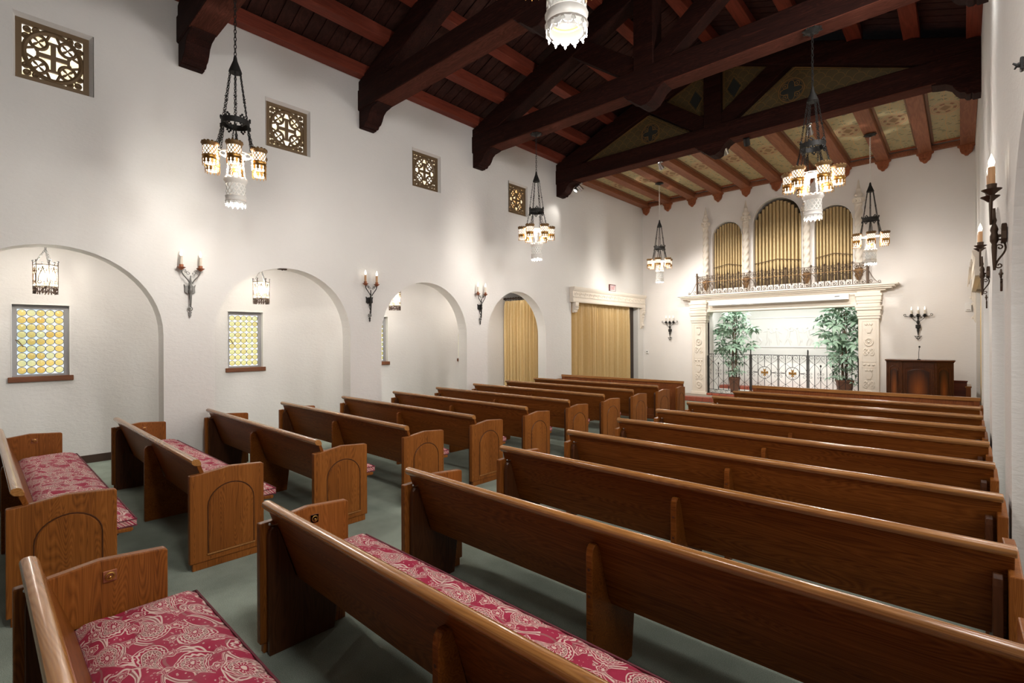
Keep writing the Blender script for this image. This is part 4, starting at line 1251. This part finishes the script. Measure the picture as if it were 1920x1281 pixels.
# relief on the recess wall
rl = thing('relief_panel', 'low plaster relief panel of dancing figures on the back wall of the altar recess', 'relief', (XC, 16.05, 1.80))
for (x0, x1, z0, z1) in ((-1.25, 1.25, -.36, -.33), (-1.25, 1.25, .50, .53), (-1.25, -1.22, -.36, .53), (1.22, 1.25, -.36, .53)):
    MB().box(x0, x1, -.02, 0, z0, z1).build('frame', WHITE, rl, bevel=.004)
RELM = plaster('relief_plaster', (.78, .77, .74), .1)
rr = random.Random(5)
for k in range(8):
    cx = -.98 + k * .27; m = MB(); L = lambda *p: [(cx + a, -.012, b) for a, b in p]
    ln = rr.uniform(-.05, .05)
    m.tube(L((ln, .14), (ln * .5, .02), (0, -.08)), [.040, .034, .045], 6)
    m.ball((cx + ln * 1.3, -.012, .20), .030, 8, 5)
    for s in (-1, 1):
        kx = s * .05 + rr.uniform(-.03, .05)
        m.tube(L((s * .015, -.08), (kx, -.18), (kx + rr.uniform(-.07, .03), -.30)), [.030, .022, .012], 6)
        m.tube(L((ln, .13), (ln + s * .085, .10 + rr.uniform(-.04, .08)), (ln + s * .14, .14 + rr.uniform(-.1, .12))), [.020, .015, .009], 6)
    m.tube(L((0, -.06), (.07, -.14), (.10, -.22)), [.03, .03, .008], 6)
    m.build('relief_figure', RELM, rl, True).scale = (1, .4, 1)

# projector screen housing
ps = thing('projector_screen', 'long white roll-up projector screen housing under the stone ledge', 'projector screen', (-3.59, 13.90, 2.69))
MB().prism([(-.06, -.065), (.06, -.065), (.06, .065), (-.04, .065), (-.06, .045)], fYZ, -1.62, 1.62).build('housing', WHITE, ps, bevel=.008)
for s in (-1, 1): MB().box(s * 1.62 - .012, s * 1.62 + .012, -.065, .065, -.07, .07).build('end_cap', WHITE, ps, bevel=.005)
MB().box(1.35, 1.45, -.064, -.058, .005, .022).build('maker_plate', plain('dark_plate', (.08, .08, .08), .4), ps)
MB().box(-1.55, 1.55, -.02, .02, -.078, -.064).build('weight_bar', SILVER, ps)

# twisted columns between the pipe ranks
def column(x, label):
    t = thing('twisted_column', label, 'column', (x, 14.07, 0), group='twisted columns')
    mb = MB(); n = 20; m = 56
    for i in range(m + 1):
        z = 3.36 + (4.86 - 3.36) * i / m; tw = 2 * pi * 5.0 * i / m
        for k in range(n):
            a = 2 * pi * k / n; r = .066 + .016 * cos(2 * (a - tw * .5 * 1.0))
            r = .070 + .013 * cos(3 * a - tw * 1.6)
            mb.v.append((r * cos(a), r * sin(a), z))
    for i in range(m):
        for k in range(n): mb.f.append((i * n + k, i * n + (k + 1) % n, (i + 1) * n + (k + 1) % n, (i + 1) * n + k))
    mb.build('shaft', STONE, t, True)
    MB().lathe([(.07, 4.84), (.085, 4.86), (.075, 4.88), (.08, 4.92), (.12, 4.97), (.125, 5.0), (.09, 5.01)], 12).build('capital', STONE, t, True)
    b = MB()
    for k in range(6):
        a = k * pi / 3; b.ball((.10 * cos(a), .10 * sin(a), 4.945), .03, 6, 4, sz=1.3)
    b.build('capital_leaf', STONE, t, True)
    MB().lathe([(.05, 5.0), (.045, 5.02), (.085, 5.06), (.09, 5.09), (.06, 5.14), (.045, 5.20), (.055, 5.22), (.035, 5.24), (.030, 5.30), (.016, 5.37), (.02, 5.39), (.004, 5.45)], 12).build('finial', STONE, t, True)
    MB().lathe([(.02, 3.08), (.045, 3.10), (.055, 3.14), (.08, 3.18), (.085, 3.21), (.065, 3.23), (.09, 3.27), (.095, 3.31), (.075, 3.34), (.075, 3.37)], 10).build('corbel_base', plain('gilded_corbel', (.24, .135, .06), .55, .2), t, True)
    MB().box(-.05, .05, .03, .13, 3.05, 3.33).build('wall_block', STONE, t)
for x, la in ((-5.375, 'outermost twisted stone column on the left side of the organ'), (-4.298, 'twisted stone column between the left and the tall middle pipe rank'),
              (-2.865, 'twisted stone column between the tall middle and the right pipe rank'), (-1.79, 'outermost twisted stone column on the right side, beside the chandelier')): column(x, la)

# organ pipes
for (c, r, sp, n), la in zip(ORG, ('arched rank of gold organ pipes on the left', 'tall arched rank of gold organ pipes in the middle', 'arched rank of gold organ pipes on the right, partly behind a chandelier')):
    t = thing('organ_pipe_rank', la, 'organ pipes', (c, 14.33, 0), group='organ pipe ranks')
    pitch = 2 * r * .985 / n
    for k in range(n):
        x = (k - (n - 1) / 2) * pitch; f = abs(x) / r
        top = sp + sqrt(max(0, r * r - x * x)) * (1.0 if n == 13 else .97) - (.06 if n == 13 else .02) - (.10 * f if n == 13 else 0)
        rad = pitch * (.485 - .05 * f); mz = 3.745 - .08 * f
        MB().lathe([(.008, 3.13), (rad * .95, mz - .05), (rad, mz), (rad * .82, mz + .004), (rad * .82, mz + .03), (rad, mz + .034), (rad, top), (rad * .88, top), (rad * .88, top - .03)], 14, (x, 0, 0)).build('pipe', PIPE, t, True)
    MB().tube([(x_, -.062, 3.80 - .08 * abs(x_) / r) for x_ in (-r * .97, -r * .5, 0, r * .5, r * .97)], .008, 5).build('band', IRONB, t, True)
    MB().box(-r - .02, r + .02, .17, .19, 3.1, sp + r + .05).build('backing', plain('organ_backing', (.10, .07, .04), .9), t)
    bm_ = MB(); bm_.tube([(r * 1.0 * cos(a * pi / 24), -.14, sp + r * sin(a * pi / 24)) for a in range(25)], .012, 5); bm_.build('arch_bead', WHITE, t, True)

# balcony railing
br = thing('balcony_railing', 'wrought iron scroll railing standing on the stone ledge below the organ pipes', 'railing', (XC, 13.88, 2.955))
HX = 1.975; nb = 14; bw = 2 * HX / nb
MB().tube([(-HX, 0, .012), (HX, 0, .012)], .007, 4).build('bottom_rail', IRONB, br)
MB().tube([(-HX, 0, .345), (HX, 0, .345)], .009, 4).build('middle_rail', plain('gilded_rail', (.22, .12, .05), .5, .5), br)
MB().tube([(-HX, 0, .50), (HX, 0, .50)], .008, 4).build('top_rail', IRONB, br)
bar = scr = None
T3 = lambda pts: [(a, 0, b) for a, b in pts]
for k in range(nb + 1):
    x = -HX + k * bw
    if bar is None:
        m = MB(); m.box(-.008, .008, -.008, .008, 0, .50); m.ball((0, 0, .53), .018, 6, 4, sz=1.6); m.ball((0, 0, .345), .014, 6, 4)
        for s in (-1, 1): m.tube(T3(bez((0, .50), (s * .02, .53), (s * .04, .54), (s * .045, .515), 5)), .005, 4)
        bar = m.build('bar', IRONB, br); bar.location = (x, 0, 0)
    else: share(bar, br, (x, 0, 0))
for k in range(nb):
    x = -HX + (k + .5) * bw
    if scr is None:
        m = MB()
        m.box(-.004, .004, -.004, .004, 0, .25); m.prism([(0, .33), (.02, .27), (.008, .25), (-.008, .25), (-.02, .27)], fXZ, -.004, .004)
        for s in (-1, 1):
            m.tube(T3(bez((s * .01, .10), (s * .02, .25), (s * .09, .31), (s * .135, .335), 7)), .0085, 4)
            m.tube(T3(spiral(s * .062, .055, .048, pi / 2 if s > 0 else pi / 2, 1.25, -s, 14)), .0078, 4)
            m.tube(T3(spiral(s * .066, .435, .058, -pi / 2, 1.3, s, 14)), .0085, 4)
            m.tube(T3(bez((s * .066, .377), (s * .02, .38), (s * .01, .42), (0, .50), 5)), .0078, 4)
            m.ball((s * .062, 0, .055), .012, 6, 4); m.ball((s * .066, 0, .435), .013, 6, 4)
        scr = m.build('scroll', IRONB, br); scr.location = (x, 0, 0)
    else: share(scr, br, (x, 0, 0))
for s in (-1, 1):
    MB().box(s * HX - .018, s * HX + .018, -.018, .018, 0, .60).build('end_post', IRONB, br)
    m = MB(); m.tube([(s * HX, 0, .50), (s * HX, .30, .50)], .007, 4); m.tube([(s * HX, 0, .345), (s * HX, .30, .345)], .007, 4); m.tube([(s * HX, 0, .012), (s * HX, .30, .012)], .007, 4)
    m.build('return_rail', IRONB, br)
    for q in range(3): MB().box(s * HX - .006, s * HX + .006, .07 + q * .09, .082 + q * .09, 0, .54).build('bar', IRONB, br)
    m = MB()
    m.tube(T3(bez((s * HX, .36), (s * (HX + .07), .24), (s * (HX + .12), .06), (s * (HX + .22), .02), 8)), .008, 4)
    m.tube(T3(spiral(s * (HX + .22), .05, .035, -pi / 2, 1.1, s, 10)), .008, 4); m.tube(T3(spiral(s * (HX + .06), .07, .045, -pi / 2, 1.2, s, 10)), .008, 4)
    m.tube(T3([(s * HX, .010), (s * (HX + .26), .010)]), .008, 4)
    m.build('buttress_scroll', IRONB, br, True)

# altar gate
gt = thing('altar_gate', 'wrought iron altar gate with two golden crosses between fixed scroll grilles', 'gate', (XC, 14.06, .18))
ZT = 1.105
PXS = [-.605, .735]
for x in PXS + [-1.745, 1.79]:
    h = 1.20 if x in PXS else ZT
    MB().box(x - .013, x + .013, -.013, .013, 0, h - .05).build('post', IRON, gt)
    if x in PXS: MB().lathe([(.012, h - .05), (.02, h - .03), (.012, h - .01), (.02, h + .01), (.002, h + .05)], 8, (x, 0, 0)).build('finial', IRON, gt, True)
def grille(x0, x1, leaf):
    w_ = x1 - x0
    p = MB()
    p.box(x0, x1, -.007, .007, ZT - .014, ZT); p.box(x0, x1, -.007, .007, .0, .014); p.box(x0, x1, -.006, .006, .10, .112)
    p.box(x0, x0 + .014, -.007, .007, 0, ZT); p.box(x1 - .014, x1, -.007, .007, 0, ZT)
    p = p.build('leaf_frame' if leaf else 'panel_frame', IRON, gt)
    nh = 2 if leaf else 4
    hw = w_ / nh
    for k in range(nh):
        cx = x0 + (k + .5) * hw; e = hw * .48
        MB().box(cx - .0055, cx + .0055, -.0055, .0055, .10, ZT).build('bar', IRON, p)
        m = MB()
        for s in (-1, 1):
            m.tube(T3(bez((cx, .875), (cx + s * e * .5, .92), (cx + s * e, .98), (cx + s * e, 1.03), 6) + spiral(cx + s * e * .55, 1.035, e * .45, 0 if s > 0 else pi, 1.15, s, 12)[1:]), .0048, 4)
            m.tube(T3(bez((cx, .875), (cx + s * e * .6, .82), (cx + s * e, .74), (cx + s * e, .66), 7) + spiral(cx + s * e * .68, .645, e * .32, 0 if s > 0 else pi, 1.1, -s, 10)[1:]), .0048, 4)
            m.tube(T3(bez((cx, .345), (cx + s * e * .6, .40), (cx + s * e, .46), (cx + s * e, .53), 7) + spiral(cx + s * e * .68, .545, e * .32, 0 if s > 0 else pi, 1.1, s, 10)[1:]), .0048, 4)
            m.tube(T3(bez((cx, .345), (cx + s * e * .6, .30), (cx + s * e, .22), (cx + s * e, .115), 7)), .0048, 4)
            m.tube(T3(spiral(cx + s * e * .5, .057, e * .36, 0, 1.1, s, 10)), .0048, 4)
        for z in (.875, .345, 1.0): m.ball((cx, 0, z), .012, 6, 4)
        m.build('scroll', IRON, p)
    for k in range(1, nh):
        cx = x0 + k * hw
        if leaf:
            MB().tube([(cx + .155 * cos(q * pi / 12), -.004, .635 + .155 * sin(q * pi / 12)) for q in range(24)], .007, 5, closed=True).build('ring', IRON, p, True)
            m = MB(); m.box(cx - .0055, cx + .0055, -.0055, .0055, .79, ZT); m.box(cx - .0055, cx + .0055, -.0055, .0055, .1, .48); m.build('bar', IRON, p)
            for s in (-1, 1):
                m = MB(); m.tube(T3([(cx + s * .155, .635), (cx + s * .20, .635), (cx + s * .29, .635)]), [.004, .014, .004], 5); m.build('spear', IRON, p)
            m = MB()
            for s in (0, 1):
                for q in (-1, 1):
                    pl_ = [(-.014, .0), (.014, 0), (.016, .05), (.038, .078), (.034, .085), (-.034, .085), (-.038, .078), (-.016, .05)]
                    pl_ = [(a, q * b) if s else (q * b, a) for a, b in pl_]
                    m.prism([(cx + a, .635 + b) for a, b in pl_], fXZ, -.012, .006)
            m.build('golden_cross', GOLD, p, bevel=.002)
            MB().prism([(cx, .635 + .075), (cx + .075, .635), (cx, .635 - .075), (cx - .075, .635)], fXZ, .006, .010).build('cross_backing', plain('cream_enamel', (.72, .60, .45), .5), p)
        else:
            m = MB(); m.box(cx - .005, cx + .005, -.005, .005, .10, .83); m.ball((cx, 0, .84), .022, 6, 4, sz=1.5); m.ball((cx, 0, .69), .014, 6, 4); m.ball((cx, 0, .55), .014, 6, 4)
            m.build('spear_bar', IRON, p)
mid = (PXS[0] + PXS[1]) / 2
grille(-1.73, PXS[0] - .02, False); grille(PXS[0] + .02, mid - .006, True); grille(mid + .006, PXS[1] - .02, True); grille(PXS[1] + .02, 1.775, False)

# potted trees
def leaf_cluster(seed, n, L):
    rr = random.Random(seed); mb = MB()
    for k in range(n):
        a = 2 * pi * k / n + rr.uniform(-.25, .25); l = L * rr.uniform(.8, 1.15); dr = rr.uniform(.15, .55)
        w_ = l * .19
        pts = []
        for j in range(6):
            t = j / 5; wd = w_ * sin(pi * min(1, .06 + t * .94)) if j < 5 else .001
            x = .03 + l * t; z = .04 * sin(t * pi) - dr * l * t * t
            pts.append((x, wd, z))
        o = len(mb.v)
        for (x, wd, z) in pts:
            for q in (-1, 0, 1):
                xx, yy = x, q * wd; zz = z - (.25 * wd if q else 0)
                mb.v.append((xx * cos(a) - yy * sin(a), xx * sin(a) + yy * cos(a), zz))
        for j in range(5):
            for q in range(2): b = o + 3 * j + q; mb.f.append((b, b + 1, b + 4, b + 3))
    mb.tube([(0, 0, -.06), (0, 0, .005)], .004, 4)
    return mb
cl = []
def tree(x, y, label, tiers, pw_, ph, seed, zb=.165):
    t = thing('potted_tree', label, 'plant', (x, y, zb), group='potted trees beside the altar')
    pot = MB(); h = ph
    pot.lathe([(pw_ * .95, 0), (pw_ * 1.38, h - .06), (pw_ * 1.46, h - .06), (pw_ * 1.46, h), (pw_ * 1.30, h), (pw_ * 1.28, h - .05)], 4, rot=pi / 4 + .3, cap=False); pot.f.append(tuple(range(4))[::-1])
    po_ = pot.build('planter', TERRA, t, bevel=.008)
    MB().lathe([(pw_ * 1.3, h - .04), (.01, h - .02)], 4, rot=pi / 4 + .3, cap=False).build('soil', SOIL, po_)
    rr = random.Random(seed)
    for k in range(4):
        a = k * pi / 2 + .4; m = MB()
        m.tube([(.05 * cos(a), .05 * sin(a), h - .05), (.07 * cos(a + .4), .07 * sin(a + .4), 1.0), (.03 * cos(a + .9), .03 * sin(a + .9), 1.6), (.06 * cos(a + 1.5), .06 * sin(a + 1.5), tiers[-1][0] - .1)], [.018, .014, .011, .006], 6)
        m.build('stem', STEM, t, True)
    for (z, rad, n, L) in tiers:
        for k in range(n):
            a = 2 * pi * k / n + rr.uniform(-.4, .4); rd = rad * rr.uniform(.35, 1.0) if k % 3 else rad
            px, py, pz = max(-.53, min(.44 if x > -3 else .6, rd * cos(a))), rd * sin(a) * .62, z + rr.uniform(-.09, .09) - rd * .12
            if len(cl) < 5:
                c = leaf_cluster(20 + len(cl), 7 + len(cl) % 3, .19).build('leaf_spray', LEAF, t, True); cl.append(c); o = c
            else: o = share(cl[rr.randrange(5)], t)
            s = L / .19; o.scale = (s, s, s)
            o.location = (px, py, pz); o.rotation_euler = (rr.uniform(-.3, .3) + .5 * sin(a), rr.uniform(-.3, .3) + .0 - .5 * cos(a) * -1, rr.uniform(0, 6.28))
            m = MB(); m.tube([(px * .12, py * .12, pz - .10 - rd * .10), (px * .6, py * .6, pz + .015), (px, py, pz)], .0035, 4); m.build('twig', STEM, t)
T1 = [(.60, .20, 6, .12), (.80, .22, 6, .13), (1.02, .26, 6, .15), (1.30, .48, 12, .20), (1.50, .46, 9, .19), (1.80, .58, 13, .21), (1.98, .40, 8, .20), (2.20, .30, 8, .19), (2.32, .18, 6, .17)]
tree(-4.82, 14.72, 'potted tree in a terracotta planter on the left behind the altar gate', T1, .145, .44, 3)
T2 = [(.55, .34, 7, .13), (.75, .34, 7, .14), (.98, .40, 9, .17), (1.20, .46, 9, .20), (1.46, .58, 14, .22), (1.70, .50, 11, .22), (1.95, .56, 13, .23), (2.15, .44, 11, .21), (2.32, .32, 8, .19)]
tree(-2.18, 14.74, 'fuller potted tree on the right behind the altar gate, against the pilaster', T2, .17, .50, 9)

# ------------------------------------------------------------------ lectern, microphone, bench
le = thing('lectern', 'dark wooden three sided lectern with arched panels at the front right', 'lectern', (-.64, 12.60, 0))
def lface(p0, p1, za, zb_, arch=True):
    d = Vector((p1[0] - p0[0], p1[1] - p0[1], 0)); w_ = d.length; d.normalize(); nrm = Vector((d.y, -d.x, 0))
    F = lambda u, z, n_: tuple(Vector((p0[0], p0[1], 0)) + d * u + nrm * n_ + Vector((0, 0, z)))
    f = MB().prism([(0, za), (w_, za), (w_, zb_), (0, zb_)], F, -.03, 0).build('face', LECT, le, bevel=.003)
    for u in (0, w_): MB().prism([(u - .02, za), (u + .02, za), (u + .02, zb_), (u - .02, zb_)], F, -.02, .008).build('stile', LECT, f, bevel=.003)
    m = .055 if w_ > .4 else .05
    top = zb_ - .06
    out = [(m, za + .10), (w_ - m, za + .10), (w_ - m, top - .07)]
    n = 10
    for k in range(n + 1):
        u = w_ - m - (w_ - 2 * m) * k / n; out.append((u, top - .07 + .055 * (sin(pi * k / n) ** .8 if 0 < k < n else 0)))
    out.append((m, top - .07))
    MB().prism([(w_ / 2 + (a - w_ / 2) * .82, (za + zb_) / 2 + (b - (za + zb_) / 2) * .88) for a, b in out], F, 0, .010).build('arched_panel', LECTP, f, bevel=.008)
    MB().tube([F(a, b, .002) for a, b in out], .007, 5, closed=True).build('panel_moulding', LECT, f, True)
Z0, Z1 = .12, 1.225
A_, B_, C_, D_ = (-.50, .13), (-.265, 0), (.255, 0), (.50, .13)
lface(A_, B_, Z0, Z1); lface(B_, C_, Z0, Z1); lface(C_, D_, Z0, Z1)
body = [A_, B_, C_, D_, (.50, .45), (-.50, .45)]
MB().prism([(a * .985, b * .99 + .015) for a, b in body], fXY, 0, Z1 - .01).build('body', LECT, le)
MB().prism([(-.53, .12), (-.275, -.025), (.265, -.025), (.53, .12), (.53, .48), (-.53, .48)], fXY, Z1, Z1 + .022).build('top_moulding', LECT, le, bevel=.008)
MB().prism([(-.545, .11), (-.28, -.04), (.27, -.04), (.545, .11), (.545, .49), (-.545, .49)], fXY, Z1 + .022, Z1 + .048).build('top', LECT, le, bevel=.010)
mi = thing('microphone', 'thin gooseneck microphone rising from the lectern', 'microphone', (-.64, 12.72, Z1 + .048))
MB().lathe([(.03, 0), (.03, .012), (.012, .02)], 10).build('base', BLACK, mi, True)
MB().tube([(0, 0, .01), (0, 0, .15), (.01, -.01, .24)], .0045, 6).build('gooseneck', BLACK, mi, True)
MB().ball((.012, -.014, .262), .017, 8, 6, sz=1.3).build('capsule', BLACK, mi, True)
be = thing('wooden_bench', 'short reddish wooden bench with an end post right of the lectern', 'bench', (-.12, 13.30, 0))
BENCH = wood('reddish_bench_wood', (.07, .016, .008), (.14, .033, .017), (.20, .052, .027), 0, .4, 8)
MB().box(-.55, .19, 0, .03, .10, .83).build('backrest', BENCH, be, bevel=.004)
MB().box(-.55, .20, -.012, .04, .83, .855).build('top_rail', BENCH, be, bevel=.004)
MB().box(-.55, .19, .03, .45, .42, .46).build('seat', BENCH, be, bevel=.004)
MB().box(.17, .245, -.16, .44, 0, .73).build('end_panel', OAKS, be, bevel=.006)
MB().box(-.57, -.53, -.10, .44, 0, .73).build('end_panel', OAKS, be, bevel=.006)
MB().box(.16, .255, -.17, .45, .73, .76).build('arm_cap', OAKR, be, bevel=.005)

hk = thing('wall_hook', 'small black iron hook high on the right wall, at the photo edge', 'hook', (XR, 3.30, 3.0))
MB().box(-.012, 0, -.02, .02, -.03, .03).build('plate', BLACK, hk, bevel=.003)
hb = MB(); hb.tube([(0, 0, 0), (-.02, .0, .0), (-.035, 0, .014)], [.008, .007, .004], 6); hb.tube([(-.02, 0, 0), (-.03, 0, -.016)], [.006, .003], 6); hb.ball((-.012, 0, 0), .013, 6, 4)
hb.build('barb', BLACK, hk, True)
